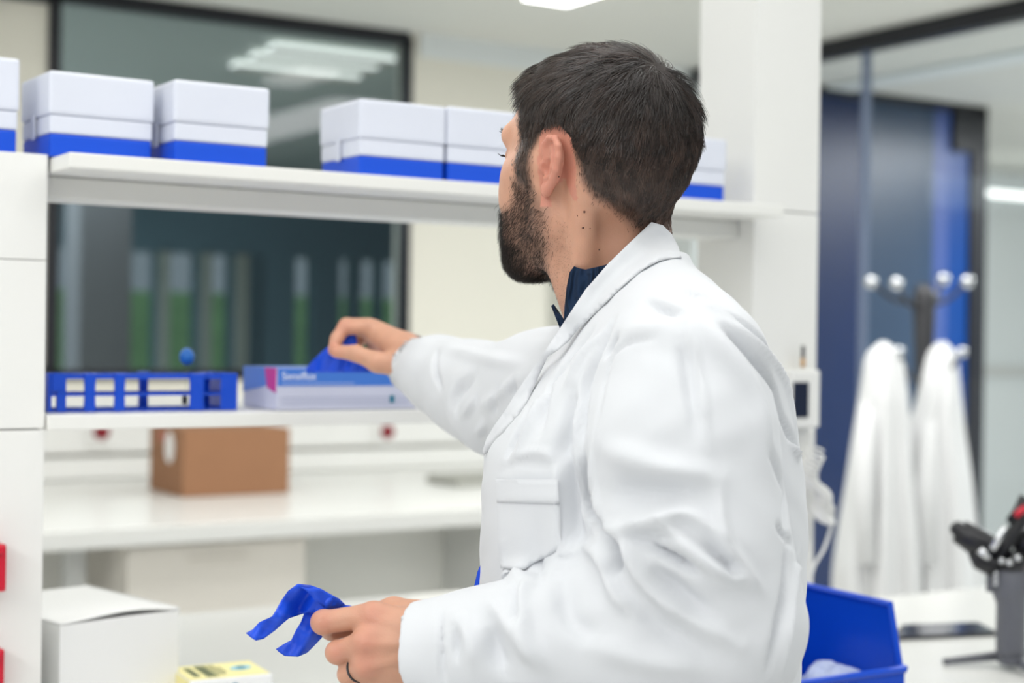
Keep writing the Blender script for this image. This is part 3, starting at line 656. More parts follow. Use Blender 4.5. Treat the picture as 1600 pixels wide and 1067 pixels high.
c1 = hanging_coat([(534, 1375, 1385, .01), (540, 1362, 1400, .035), (560, 1351, 1412, .06), (620, 1342, 1420, .09), (680, 1332, 1424, .10), (760, 1320, 1430, .12), (830, 1308, 1436, .13), (890, 1300, 1440, .13), (960, 1298, 1442, .13), (1100, 1296, 1444, .13)], -.16, 'white coat hanging from the stand, the left one', 3)
c2 = hanging_coat([(534, 1465, 1478, .01), (540, 1454, 1488, .035), (560, 1446, 1497, .06), (620, 1432, 1503, .09), (670, 1417, 1508, .10), (760, 1413, 1521, .12), (830, 1409, 1528, .13), (890, 1405, 1534, .13), (960, 1402, 1540, .13), (1100, 1400, 1545, .13)], -.02, 'white coat hanging from the stand, the right one', 4)
for c_, xs_ in ((c1, (1352, 1412)), (c2, (1450, 1500))):
    px = sum(xs_)/2
    bm = bmesh.new(); y0 = 640 if c_ is c1 else 650
    for (xa_, dd) in ((xs_[0], -.29 if c_ is c1 else -.15),):
        bm_tube(bm, [K(xa_+8, 600, dd+.14), K(xa_+2, y0+20, dd+.05), K(xa_-4, 760, dd), K(xa_+2, 880, dd)], [.02, .035, .038, .034], 12)
    finish(bm, 'sleeve', MT['cloth_hang'], c_, smooth=True)
# ================================================================== THE PERSON (shapes are modelled as smooth implicit volumes)
def smin(a, b, k):
    h = np.clip(.5+.5*(b-a)/k, 0, 1); return b*(1-h)+a*h-k*h*(1-h)
def smax(a, b, k): return -smin(-a, -b, k)
def sd_cap(X, a, b, r0, r1=None, sq=None):
    r1 = r0 if r1 is None else r1
    a = np.asarray(a, np.float32); b = np.asarray(b, np.float32); ba = b-a
    h = np.clip(((X-a) @ ba)/float(ba @ ba), 0, 1)
    d = X-a-h[:, None]*ba
    if sq is not None: d = d/np.asarray(sq, np.float32)
    return np.sqrt((d*d).sum(1))-(r0+(r1-r0)*h)
def sd_chain(X, pts, rs, k=.006):
    f = None
    for i in range(len(pts)-1):
        g = sd_cap(X, pts[i], pts[i+1], rs[i], rs[i+1]); f = g if f is None else (np.minimum(f, g) if k == 0 else smin(f, g, k))
    return f
def sd_ell(X, c, r, R=None):
    d = X-np.asarray(c, np.float32)
    if R is not None: d = d @ np.asarray(R, np.float32)
    r = np.asarray(r, np.float32); q = d/r; k0 = np.sqrt((q*q).sum(1)); q2 = d/(r*r); k1 = np.sqrt((q2*q2).sum(1))+1e-9
    return k0*(k0-1)/k1
def surf(f, lo, hi, h):
    lo = np.array(lo, float); n = np.ceil((np.array(hi)-lo)/h).astype(int)+1
    ax = [(lo[i]+h*np.arange(n[i])).astype(np.float32) for i in range(3)]
    V = np.empty(n, np.float32)
    Yg, Zg = np.meshgrid(ax[1], ax[2], indexing='ij'); yz = np.stack([Yg.ravel(), Zg.ravel()], 1)
    stp = max(1, int(400000/len(yz)))
    for i in range(0, n[0], stp):
        xs = ax[0][i:i+stp]
        X = np.empty((len(xs), len(yz), 3), np.float32); X[:, :, 0] = xs[:, None]; X[:, :, 1:] = yz[None]
        V[i:i+stp] = f(X.reshape(-1, 3)).reshape(len(xs), n[1], n[2])
    s = V < 0
    c = np.zeros(n-1, int); acc = np.zeros(tuple(n-1)+(3,), np.float32); cnt = np.zeros(n-1, np.float32)
    cs = [(i, j, k) for i in (0, 1) for j in (0, 1) for k in (0, 1)]
    sl = lambda o, a: tuple(slice(o[q], a[q]-1+o[q]) for q in range(3))
    for o in cs: c += s[sl(o, n)]
    act = (c > 0) & (c < 8); idx = np.argwhere(act)
    acc = np.zeros((len(idx), 3)); cnt = np.zeros(len(idx))
    for o in cs:
        for d in range(3):
            if o[d]: continue
            o2 = list(o); o2[d] = 1
            a = V[idx[:, 0]+o[0], idx[:, 1]+o[1], idx[:, 2]+o[2]]; b = V[idx[:, 0]+o2[0], idx[:, 1]+o2[1], idx[:, 2]+o2[2]]
            m = (a < 0) != (b < 0); t = np.where(m, a/np.where(m, a-b, 1), 0)
            p = np.tile(np.array(o, float), (len(idx), 1)); p[:, d] += t
            acc[m] += p[m]; cnt += m
    verts = lo + (idx+acc/cnt[:, None])*h
    vid = -np.ones(n-1, int); vid[act] = np.arange(len(idx))
    quads = []
    for d in range(3):
        a = [slice(None)]*3; b = [slice(None)]*3; a[d] = slice(0, -1); b[d] = slice(1, None)
        sa = s[tuple(a)]; sb = s[tuple(b)]; ed = np.argwhere(sa != sb)
        e1, e2 = [(1, 2), (2, 0), (0, 1)][d]
        ok = (ed[:, e1] > 0) & (ed[:, e2] > 0) & (ed[:, e1] < n[e1]-1) & (ed[:, e2] < n[e2]-1); ed = ed[ok]
        fl = sa[tuple(ed.T)]
        def g(o1, o2):
            q = ed.copy(); q[:, e1] -= o1; q[:, e2] -= o2; return vid[tuple(q.T)]
        Q = np.stack([g(1, 1), g(0, 1), g(0, 0), g(1, 0)], 1); Q[~fl] = Q[~fl][:, ::-1]; quads.append(Q)
    return verts, np.concatenate(quads)
def relax(v, q, it=2, lam=.5):
    e = np.concatenate([q[:, [0, 1]], q[:, [1, 2]], q[:, [2, 3]], q[:, [3, 0]]]); e = np.concatenate([e, e[:, ::-1]])
    deg = np.bincount(e[:, 0], minlength=len(v)).astype(float)[:, None]; deg[deg == 0] = 1
    for _ in range(it):
        for l in (lam, -lam*1.03 if it > 1 else 0):
            if l == 0: continue
            s = np.stack([np.bincount(e[:, 0], weights=v[e[:, 1], k], minlength=len(v)) for k in range(3)], 1)/deg
            v = v+(s-v)*l
    return v
def np_mesh(name, v, q, world=True):
    me = bpy.data.meshes.new(name); vv = c2w(v) if world else v
    me.vertices.add(len(vv)); me.vertices.foreach_set('co', np.asarray(vv, np.float32).ravel())
    k = q.shape[1]; me.loops.add(q.size); me.loops.foreach_set('vertex_index', q.ravel().astype(np.int32))
    me.polygons.add(len(q)); me.polygons.foreach_set('loop_start', np.arange(0, q.size, k, dtype=np.int32))
    me.polygons.foreach_set('use_smooth', np.ones(len(q), bool)); me.update(calc_edges=True); me.validate(); return me
def vnormals(v, q):
    a = v[q[:, 2]]-v[q[:, 0]]; b = v[q[:, 3]]-v[q[:, 1]]; fn = np.cross(a, b)
    n = np.zeros_like(v)
    for k in range(4): 
        for c in range(3): n[:, c] += np.bincount(q[:, k], weights=fn[:, c], minlength=len(v))
    return n/(np.linalg.norm(n, axis=1)[:, None]+1e-12)

# ---- person root
foot = c2w(Pc(1000, 533, 1.62)); person = empty('person', (foot[0], foot[1], 0), 'person in a white lab coat reaching into the glove box, turned away', 'person')

# ---- head frame: forward, left, up
YAW, PIT, ROL = math.radians(40), math.radians(-1), math.radians(2)
HO = Pc(931, 257, 1.62); HS = 1.03
hf = np.array([-math.cos(YAW)*math.cos(PIT), math.sin(YAW)*math.cos(PIT), -math.sin(PIT)])
hl = np.cross([0, 0, 1], hf); hl[2] = 0; hl /= np.linalg.norm(hl); hl = -hl if hl[1] > 0 else hl
hu = np.cross(hf, hl); hu = hu if hu[2] > 0 else -hu
HR = np.stack([hf, hl, hu])                      # rows
def to_head(X): return ((X-HO.astype(np.float32)) @ HR.T.astype(np.float32))/HS
def from_head(L): return (np.asarray(L)*HS) @ HR + HO
def ear_parts(X, sgn):
    # ear frame: origin at ear centre
    o = np.array([.003, .0735*sgn, -.007])
    an = math.radians(17); tl = math.radians(9)
    eb = np.array([-math.cos(an), math.sin(an)*sgn, 0]); en = np.array([math.sin(an), math.cos(an)*sgn, 0]); eu = np.array([0, 0, 1.])
    eb, eu = eb*math.cos(tl)-eu*math.sin(tl)*0 + eu*math.sin(-tl)*0, eu
    eu = eu*math.cos(tl)+eb*math.sin(tl); eb = eb*math.cos(tl)-np.array([0, 0, 1.])*math.sin(tl)
    R = np.stack([eb, eu, en]).astype(np.float32)
    E = ((X-o.astype(np.float32)) @ R.T)*np.array([.95, 1.10, 1.0], np.float32)
    # outline of the rim
    rim = np.array([(.002, .004, .001), (-.003, .012, .003), (-.001, .022, .005), (.007, .0295, .006), (.017, .0295, .007), (.0245, .022, .008), (.0265, .010, .008), (.0245, -.003, .0075), (.019, -.014, .006), (.012, -.022, .004), (.007, -.027, .003)])
    f = sd_chain(E, rim, [.0026, .0028, .003, .0034, .0036, .0037, .0037, .0036, .0036, .004, .005], .002)
    plate = sd_ell(E, (.0115, .004, .0015), (.0155, .027, .0032)); f = smin(f, plate, .003)
    anti = sd_chain(E, [(.010, .020, .004), (.0165, .011, .0055), (.0165, .000, .0055), (.011, -.010, .0045), (.004, -.013, .004)], [.0022, .003, .0032, .003, .0028], .002)
    f = smin(f, anti, .003)
    f = smin(f, sd_ell(E, (.0045, -.0255, .0025), (.0065, .0085, .0042)), .004)
    f = smin(f, sd_cap(E, (-.004, -.004, .003), (-.002, .001, .005), .0038, .003), .003)
    back = sd_cap(E, (.006, .012, -.012), (.006, -.010, -.012), .009, .008); f = smin(f, back, .006)
    f = smax(f, -sd_ell(E, (.006, -.002, .0075), (.007, .0095, .0095)), .0025)
    f = smax(f, -sd_cap(E, (.015, .024, .0085), (.0212, .006, .0090), .0030, .0026), .0015)
    return f
def head_sdf(X):
    H = to_head(X); HA = H.copy(); HA[:, 1] = np.abs(H[:, 1])
    f = sd_ell(H, (-.009, 0, .032), (.088, .073, .077))
    f = smin(f, sd_ell(H, (-.035, 0, .010), (.066, .068, .070)), .03)
    f = smin(f, sd_ell(H, (.030, 0, .018), (.058, .060, .066)), .03)
    f = smin(f, sd_ell(H, (.038, 0, -.030), (.052, .058, .066)), .03)
    f = smin(f, sd_cap(HA, (.022, .053, .000), (.012, .054, -.060), .014, .014), .025)        # ramus
    f = smin(f, sd_cap(HA, (.012, .053, -.062), (.072, .020, -.094), .014, .016), .022)       # jaw body
    f = smin(f, sd_ell(H, (.082, 0, -.092), (.022, .028, .022)), .018)
    f = smin(f, sd_cap(HA, (.062, .050, -.012), (.030, .064, -.006), .013, .010), .02)        # cheekbone
    f = smin(f, sd_cap(HA, (.088, .012, .030), (.074, .044, .030), .010, .010), .014)         # brow ridge
    f = smax(f, -sd_ell(HA, (.098, .032, .012), (.018, .017, .012)), .012)                    # socket
    f = smin(f, sd_ell(HA, (.0755, .032, .010), (.013, .013, .012)), .003)                    # eyeball with lids
    f = smin(f, sd_cap(H, (.090, 0, .020), (.114, 0, -.022), .007, .009), .012)               # nose
    f = smin(f, sd_ell(HA, (.100, .011, -.026), (.012, .008, .008)), .006)
    f = smin(f, sd_ell(H, (.086, 0, -.056), (.018, .026, .016)), .014)                        # mouth mound
    f = smin(f, sd_cap(HA, (.102, .0, -.052), (.092, .022, -.056), .0045, .002), .004)
    f = smin(f, sd_cap(HA, (.101, .0, -.062), (.092, .020, -.060), .0052, .002), .004)
    f = smin(f, sd_ell(HA, (.064, .032, -.034), (.029, .025, .034)), .015)
    f = smin(f, sd_ell(HA, (.073, .023, -.070), (.022, .022, .026)), .012)
    # neck
    N0 = Pc(942, 330, 1.635); N1 = Pc(984, 495, 1.63)
    g = sd_cap(X, N0, N1, .056, .058)
    g = smin(g, sd_cap(X, Pc(976, 285, 1.645), Pc(970, 430, 1.65), .047, .043), .03)
    lx = np.array(Pc(905, 400, 1.60)); g = smin(g, sd_cap(X, Pc(895, 390, 1.62), Pc(924, 476, 1.62), .030, .027), .03)
    # muscle running from behind the ear to the collar bone
    g = smin(g, sd_cap(X, from_head((-.03, .058, -.03)), Pc(908, 492, 1.59), .012, .012), .02)
    f = smin(f, g, .02)
    f = smin(f, ear_parts(H, 1), .0035); f = smin(f, ear_parts(H, -1), .0035)
    return f
# ---- hands
def hand_left(X):
    W = Pc(690, 1012, 1.475)
    mcp = [Pc(583, 962, 1.500), Pc(572, 1003, 1.487), Pc(572, 1040, 1.488), Pc(585, 1075, 1.500)]
    pip = [Pc(505, 972, 1.507), Pc(527, 1019, 1.500), Pc(545, 1053, 1.503), Pc(562, 1088, 1.512)]
    dip = [Pc(518, 984, 1.529), Pc(540, 1022, 1.528), Pc(556, 1056, 1.529), Pc(575, 1088, 1.532)]
    tip = [Pc(545, 980, 1.538), Pc(562, 1018, 1.535), Pc(575, 1050, 1.535), Pc(590, 1082, 1.537)]
    f = sd_cap(X, Pc(760, 1014, 1.455), W, .030, .026)
    f = smin(f, sd_cap(X, Pc(760, 1040, 1.46), Pc(690, 1040, 1.49), .026, .024), .02)
    for i in range(4):
        w0 = Pc(675, 985+i*17, 1.482+.004*abs(i-1)); g = sd_cap(X, w0, mcp[i], .0165, [.0135, .0138, .013, .012][i]); f = smin(f, g, .016)
    f = smin(f, sd_cap(X, Pc(650, 1000, 1.505), Pc(600, 1020, 1.512), .018, .016), .015)      # palm thickness
    for i in range(4):
        r = [.0110, .0105, .0100, .0088][i]
        g = sd_chain(X, [mcp[i], pip[i], dip[i], tip[i]], [r*1.12, r, r*.9, r*.82], .004)
        g = smin(g, sd_ell(X, pip[i], (r*1.06, r*1.06, r*1.06)), .003)
        f = smin(f, g, .005)
    for i in range(3):     # knuckles
        f = smin(f, sd_ell(X, mcp[i]+np.array([.003, -.004, .002]), (.0115, .009, .009)), .008)
    # thumb: from the wrist side beyond the hand, closing on the index finger
    f = smin(f, sd_chain(X, [Pc(665, 965, 1.505), Pc(615, 957, 1.530), Pc(565, 965, 1.548), Pc(532, 974, 1.545)], [.017, .014, .0115, .009], .008), .010)
    # tendons
    for i in range(3):
        f = smin(f, sd_cap(X, Pc(665, 992+i*14, 1.4665), mcp[i]+np.array([0, -.011, 0]), .0022, .003), .006)
    return f
def hand_right(X):
    f = sd_cap(X, Pc(720, 590, 2.06), Pc(637, 556, 2.125), .030, .0265)
    f = smin(f, sd_cap(X, Pc(637, 550, 2.115), Pc(583, 517, 2.150), .024, .0165), .015)
    f = smin(f, sd_cap(X, Pc(637, 560, 2.14), Pc(592, 535, 2.19), .022, .018), .015)
    rows = [[(574, 511, 2.140), (538, 512, 2.142), (526, 530, 2.135), (521, 547, 2.128)],
            [(578, 510, 2.165), (541, 508, 2.175), (528, 527, 2.170), (523, 546, 2.158)],
            [(585, 514, 2.190), (550, 516, 2.205), (538, 535, 2.200), (534, 551, 2.185)],
            [(594, 522, 2.210), (566, 528, 2.225), (553, 545, 2.22), (547, 560, 2.205)]]
    for i, rw in enumerate(rows):
        r = [.0095, .0100, .0095, .0082][i]
        g = sd_chain(X, [Pc(*p) for p in rw], [r*1.2, r, r*.92, r*.82], .004); f = smin(f, g, .006)
    f = smin(f, sd_chain(X, [Pc(625, 571, 2.10), Pc(590, 566, 2.095), Pc(556, 552, 2.105), Pc(526, 549, 2.112)], [.0165, .0135, .0105, .0088], .006), .010)
    return f
def trunk(X):      # hidden by the clothes: torso, arms, hips, legs
    f = sd_chain(X, [Pc(1000, 570, 1.63), Pc(1000, 700, 1.63), Pc(1010, 1000, 1.63), Pc(1005, 1130, 1.63)], [.070, .115, .11, .11], .05)
    f = smin(f, sd_cap(X, Pc(1040, 560, 1.50), Pc(960, 560, 1.76), .055, .055), .04)
    f = smin(f, sd_chain(X, [Pc(1075, 590, 1.465), Pc(1135, 985, 1.42), Pc(750, 1014, 1.455)], [.050, .040, .029], .02), .03)
    f = smin(f, sd_chain(X, [Pc(935, 590, 1.80), Pc(780, 625, 1.92), Pc(700, 580, 2.05)], [.050, .040, .030], .02), .03)
    for d in (1.53, 1.73):
        x = (1005-800)/FPX*1.63
        a = np.array([x, d, -.40]); f = smin(f, sd_chain(X, [a, (x-.02, d, -.92), (x+.02, d, -1.36)], [.085, .055, .042], .02), .04)
        f = smin(f, sd_cap(X, (x+.03, d, -1.425), (x-.15, d, -1.43), .034, .028, (1, 1, .8)), .03)
    return f
def body_all(X): return smin(head_sdf(X), trunk(X), .01)
parts_ = []
lo = HO+np.array([-.16, -.14, -.30]); hi = HO+np.array([.17, .15, .16])
vh, qh = surf(head_sdf, lo, hi, .0021); vh = relax(vh, qh, 1)
parts_.append((vh, qh))
c_ = Pc(610, 1020, 1.50); vl, ql_ = surf(hand_left, c_+np.array([-.10, -.075, -.08]), c_+np.array([.105, .075, .07]), .0017); vl = relax(vl, ql_, 1); parts_.append((vl, ql_))
c_ = Pc(600, 540, 2.14); vr_, qr_ = surf(hand_right, c_+np.array([-.09, -.12, -.07]), c_+np.array([.12, .13, .07]), .0022); vr_ = relax(vr_, qr_, 1); parts_.append((vr_, qr_))
vt, qt = surf(trunk, (-.12, 1.28, -1.47), (.34, 2.14, .05), .011); parts_.append((vt, qt))
off = 0; VV = []; QQ = []
for v, q in parts_: VV.append(v); QQ.append(q+off); off += len(v)
VV = np.concatenate(VV); QQ = np.concatenate(QQ)

# ---- where hair and beard grow (side view outlines in the head frame: forward, up)
def inpoly(px, pz, poly):
    c = np.zeros(len(px), bool); n = len(poly)
    for i in range(n):
        x1, z1 = poly[i]; x2, z2 = poly[(i+1) % n]
        m = ((z1 > pz) != (z2 > pz)) & (px < (x2-x1)*(pz-z1)/((z2-z1) if z2 != z1 else 1e-9)+x1); c ^= m
    return c
def polydist(px, pz, poly):
    d = np.full(len(px), 1e9); n = len(poly)
    for i in range(n):
        a = np.array(poly[i]); b = np.array(poly[(i+1) % n]); ba = b-a
        h = np.clip(((px-a[0])*ba[0]+(pz-a[1])*ba[1])/(ba @ ba), 0, 1)
        d = np.minimum(d, np.hypot(px-a[0]-h*ba[0], pz-a[1]-h*ba[1]))
    return np.where(inpoly(px, pz, poly), d, -d)
HAIR = [(.074, .086), (.064, .070), (.052, .054), (.045, .032), (.044, .005), (.044, -.022), (.024, -.030), (.022, -.010), (.021, .008), (.013, .020), (.004, .029), (-.010, .030), (-.022, .020), (-.030, .002), (-.037, -.022), (-.048, -.045), (-.055, -.070), (-.058, -.105), (-.15, -.13), (-.15, .17), (.10, .17)]
BEARD = [(.051, -.018), (.056, -.034), (.066, -.046), (.080, -.046), (.098, -.040), (.125, -.044), (.125, -.150), (.045, -.150), (.034, -.108), (.014, -.084), (.004, -.062), (.008, -.044), (.024, -.026)]
L_ = to_head(VV.astype(np.float32)).astype(float)
isH = np.arange(len(VV)) < len(vh)
earm = (np.abs(L_[:, 1]) > .068) & (L_[:, 0] < .013) & (L_[:, 0] > -.030) & (np.abs(L_[:, 2]+.009) < .038) & isH
hd = polydist(L_[:, 0], L_[:, 2], HAIR); bd = polydist(L_[:, 0], L_[:, 2], BEARD)
hm = np.clip(hd/.010+.5, 0, 1)*isH*(~earm)
bmk = np.clip(bd/.012+.5, 0, 1)*isH*(~earm)*(L_[:, 2] > -.125)
lipm = np.exp(-(((L_[:, 0]-.104)/.010)**2+((L_[:, 2]+.057)/.008)**2+(L_[:, 1]/.022)**2))*isH
bmk *= (1-np.clip(lipm*1.6, 0, 1))
skin = np.array([.62, .335, .225]); col = np.tile(skin, (len(VV), 1))
red = np.array([.62, .25, .18])
n3 = np.sin(VV[:, 0]*190+1)*np.sin(VV[:, 1]*230+2)*np.sin(VV[:, 2]*210)
col *= (1+.05*n3)[:, None]
ea = np.where(earm, .8, 0)[:, None]; col = col*(1-ea)+red*ea
for c0, r in ((Pc(583, 962, 1.49), .014), (Pc(572, 1003, 1.475), .014), (Pc(572, 1040, 1.477), .014), (Pc(505, 972, 1.50), .012), (Pc(527, 1019, 1.49), .011), (Pc(538, 512, 2.142), .015), (Pc(521, 547, 2.12), .012), (Pc(526, 549, 2.112), .012)):
    w_ = np.exp(-((VV-c0)**2).sum(1)/r**2)[:, None]*.6; col = col*(1-w_)+red*w_
w_ = lipm[:, None]*.7; col = col*(1-w_)+np.array([.5, .18, .15])*w_
dark = np.array([.030, .022, .018])
hk = hm*(.62+.31*np.clip((L_[:, 2]+.085)/.05, 0, 1)); col = col*(1-hk[:, None])+dark*hk[:, None]
# fade of short hair low on the sides and nape
bchin = np.clip((L_[:, 0]-.055)/.03, 0, 1)*np.clip((-L_[:, 2]-.07)/.02, 0, 1)
bk = (bmk*(.55+.32*bchin))[:, None]
col = col*(1-bk)+np.array([.035, .027, .024])*bk
me = np_mesh('body', VV, QQ)
ca = me.color_attributes.new('tone', 'FLOAT_COLOR', 'POINT'); ca.data.foreach_set('color', np.concatenate([col, np.ones((len(col), 1))], 1).astype(np.float32).ravel())
sk = mat('skin', (.56, .315, .215), .48, sss=.25, bump=(420, .35, .0008)); nt = sk.node_tree
an_ = nt.nodes.new('ShaderNodeAttribute'); an_.attribute_name = 'tone'; nt.links.new(an_.outputs['Color'], nt.nodes['Principled BSDF'].inputs['Base Color'])
MT['skin'] = sk
body = link('body', me, sk, person)
bvh_head = BVHTree.FromPolygons([tuple(p) for p in vh], [tuple(q) for q in qh])
nh = vnormals(vh, qh)

MT['mole'] = mat('mole_skin', (.09, .03, .02), .5, noise=(90, .05))
# moles
for px, py, r in ((913, 331, .0011), (902, 337, .0007), (911, 356, .0010), (936, 390, .0008), (867, 463, .0011), (819, 320, .0016), (873, 276, .0010)):
    pass
def cast(b, px, py):
    r = np.array([(px-800)/FPX, 1, (533.5-py)/FPX]); hit = b.ray_cast(Vector((0, 0, 0)), Vector(r).normalized()); return hit
for px, py, r in ((913, 331, .0012), (902, 337, .0006), (911, 356, .0011), (936, 390, .0008), (867, 463, .0012), (873, 276, .0009), (922, 357, .0006)):
    h_ = cast(bvh_head, px, py)
    if h_[0] is not None: ball('mole', c2w(np.array(h_[0])), r, MT['mole'], body, 2)

# ---- hair and beard strands
def strands(name, roots, nrm, flow, length, rad, lift, m, parent, nseg=4, curl=0.0, seed=1, tipr=.25, tone=None):
    rg = np.random.default_rng(seed); n = len(roots)
    fl = flow - (flow*nrm).sum(1)[:, None]*nrm; fl /= np.linalg.norm(fl, axis=1)[:, None]+1e-9
    P_ = [roots-nrm*.0008]; p = roots.copy(); d = fl*np.cos(lift)[:, None]+nrm*np.sin(lift)[:, None]
    nn = nrm.copy(); side = np.cross(nrm, fl); cv = rg.normal(0, curl, n)
    for s in range(nseg):
        p = p + d*(length/nseg)[:, None]; P_.append(p.copy())
        d = d - nn*(np.sin(lift)*(1.1/nseg))[:, None] + side*(cv/nseg)[:, None]
        # follow the curve of the skull
        c0 = from_head((-.01, 0, .02)); o = p-c0; o /= np.linalg.norm(o, axis=1)[:, None]
        out = (d*o).sum(1); d = d - o*(np.clip(out, -9, .0) - 0)[:, None]*.0 - o*(length/nseg/.085)[:, None]*.8
        d /= np.linalg.norm(d, axis=1)[:, None]
    P_ = np.stack(P_, 1)           # n, nseg+1, 3
    k = nseg+1; rr = rad[:, None]*np.linspace(1, tipr, k)[None]
    a = side; b = np.cross(fl, a)
    ring = []
    for j in range(3):
        an = 2*math.pi*j/3; ring.append(P_ + (a*math.cos(an)+nrm*math.sin(an))[:, None]*rr[:, :, None])
    V = np.stack(ring, 2).reshape(-1, 3)          # n,k,3 verts
    base = (np.arange(n)*k*3)[:, None, None, None]; s_ = (np.arange(nseg)*3)[None, :, None, None]; j = np.arange(3)[None, None, :]
    i0 = base[..., 0]+s_[..., 0]+j; i1 = base[..., 0]+s_[..., 0]+(j+1) % 3
    Q = np.stack([i0, i1, i1+3, i0+3], -1).reshape(-1, 4)
    me = np_mesh(name, V, Q)
    if tone is not None:
        ca = me.color_attributes.new('tone', 'FLOAT_COLOR', 'POINT'); tt = np.repeat(np.concatenate([tone, np.ones((n, 1))], 1), k*3, 0)
        ca.data.foreach_set('color', tt.astype(np.float32).ravel())
    o = link(name, me, m, parent); return o
hairm = mat('dark_brown_hair', (.030, .019, .014), .26, spec=.9, coat=.25); ntt = hairm.node_tree; at_ = ntt.nodes.new('ShaderNodeAttribute'); at_.attribute_name = 'tone'; ntt.links.new(at_.outputs['Color'], ntt.nodes['Principled BSDF'].inputs['Base Color']); beardm = mat('beard_hair', (.022, .016, .013), .5, spec=.4, noise=(80, .3))
HL = to_head(vh.astype(np.float32)).astype(float)
hd_h = polydist(HL[:, 0], HL[:, 2], HAIR); bd_h = polydist(HL[:, 0], HL[:, 2], BEARD)
earh = (np.abs(HL[:, 1]) > .068) & (HL[:, 0] < .018) & (HL[:, 0] > -.030) & (np.abs(HL[:, 2]+.009) < .038)
def sample(mask_w, n, seed):
    rg = np.random.default_rng(seed); w_ = mask_w[qh].mean(1)
    ar = np.linalg.norm(np.cross(vh[qh[:, 2]]-vh[qh[:, 0]], vh[qh[:, 3]]-vh[qh[:, 1]]), axis=1)*.5*w_; ar = np.clip(ar, 0, None); ar /= ar.sum()
    f = rg.choice(len(qh), n, p=ar); u = rg.random((n, 1)); v = rg.random((n, 1))
    A, B, C, D_ = [vh[qh[f, i]] for i in range(4)]
    p = A*(1-u)*(1-v)+B*u*(1-v)+C*u*v+D_*(1-u)*v; nn = nh[qh[f, 0]]; return p, nn, rg
whorl = np.array([-.078, .004, .088])
def head_dirs(v): return v @ HR
# hair mass under the strands: a cap that follows the skull
def cap_sdf(X):
    H = to_head(X); b = head_noear(X)
    d = polydist(H[:, 0].astype(float), H[:, 2].astype(float), HAIR).astype(np.float32)
    th = np.interp(H[:, 2], [-.08, -.03, .025, .07, .11], [-.002, -.0008, .0018, .0050, .0065]).astype(np.float32)+.0008*np.sin(H[:, 0]*260)*np.sin(H[:, 1]*300+H[:, 2]*200)+(.006*np.clip((H[:, 0]-.02)/.03, 0, 1)*np.clip((H[:, 2]-.055)/.02, 0, 1)).astype(np.float32)
    th = th*np.clip(d/.018, 0, 1)
    lk = np.sin(H[:, 0]*170+H[:, 1]*110)*np.sin(H[:, 2]*150+H[:, 1]*80); th = th*(1+.18*lk)
    return smax(b-th, -d+.0005, .002)
def head_noear(X):
    H = to_head(X); f = sd_ell(H, (-.009, 0, .032), (.088, .073, .077))
    f = smin(f, sd_ell(H, (-.035, 0, .010), (.066, .068, .070)), .03)
    f = smin(f, sd_ell(H, (.030, 0, .018), (.058, .060, .066)), .03)
    f = smin(f, sd_ell(H, (.038, 0, -.030), (.052, .058, .066)), .03)
    g = sd_cap(X, Pc(942, 330, 1.635), Pc(975, 500, 1.63), .056, .062); g = smin(g, sd_cap(X, Pc(976, 285, 1.645), Pc(970, 430, 1.65), .047, .043), .03)
    return smin(f, g, .02)
vc, qc = surf(cap_sdf, HO+np.array([-.15, -.14, -.12]), HO+np.array([.17, .15, .155]), .0028)
hair_base = ('hair_base', np_mesh('hair_base', vc, qc), mat('hair_mass', (.020, .013, .010), .7, noise=(90, .3), bump=(260, .8, .003)))
bvh_cap = BVHTree.FromPolygons([tuple(p) for p in vc], [tuple(q) for q in qc])
# scalp hair
wt_ = np.where((hd_h > 0) & ~earh, np.clip(.35+hd_h/.02, .35, 1), np.where((hd_h > -.006) & ~earh, .12, 0))
p, nn, rg = sample(wt_, 24000, 21)
pp_ = p.copy()
for i_ in range(len(p)):
    h_ = bvh_cap.find_nearest(Vector(p[i_]), .02)
    if h_[0] is not None:
        hn = np.array(h_[1]); hp = np.array(h_[0])
        if hn @ nn[i_] > .3 and (hp-p[i_]) @ nn[i_] > 0: p[i_] = hp-nn[i_]*.001
lp = to_head(p.astype(np.float32)).astype(float)
fd = lp-whorl; fd /= np.linalg.norm(fd, axis=1)[:, None]
# swirl near the whorl, forward sweep on top, downward and backward on the sides
topw = np.clip((lp[:, 2]-.05)/.05, 0, 1)[:, None]
flow_l = fd*1.0
flow_l[:, 0] += topw[:, 0]*np.where(lp[:, 0] > -.03, .5, 0); flow_l[:, 2] -= (1-topw[:, 0])*.9
frontside = ((lp[:, 2] < .06) & (lp[:, 0] > -.03)); flow_l[frontside, 0] -= .75
backside = ((lp[:, 2] < -.01) & (lp[:, 0] <= -.03)); flow_l[backside, 0] -= .3
swirl = np.cross(np.tile([0, 0, 1.0], (len(lp), 1)), fd)*np.exp(-(np.linalg.norm(lp-whorl, axis=1)/.03)**2)[:, None]*.8
cl = np.sin(lp[:, 0]*150+lp[:, 1]*90)*np.sin(lp[:, 2]*130+lp[:, 1]*70+1)      # locks
side_j = np.stack([cl*.28, np.sin(lp[:, 0]*120+lp[:, 2]*160)*.25, cl*.1], 1)
nclump = 1300; cid = rg.choice(len(lp), nclump, replace=False); cpos = lp[cid]
near = np.empty(len(lp), int)
for i_ in range(0, len(lp), 2000): near[i_:i_+2000] = ((lp[i_:i_+2000, None]-cpos[None])**2).sum(2).argmin(1)
cn = rg.normal(0, 1, (nclump, 3)); clift = rg.normal(0, 1, nclump); ctone = rg.uniform(0, 1, nclump)
pull = (cpos[near]+flow_l*.02-lp); pull /= np.linalg.norm(pull, axis=1)[:, None]+1e-9
flow_l = flow_l+swirl+side_j+rg.normal(0, .08, lp.shape)+cn[near]*.20+pull*.18
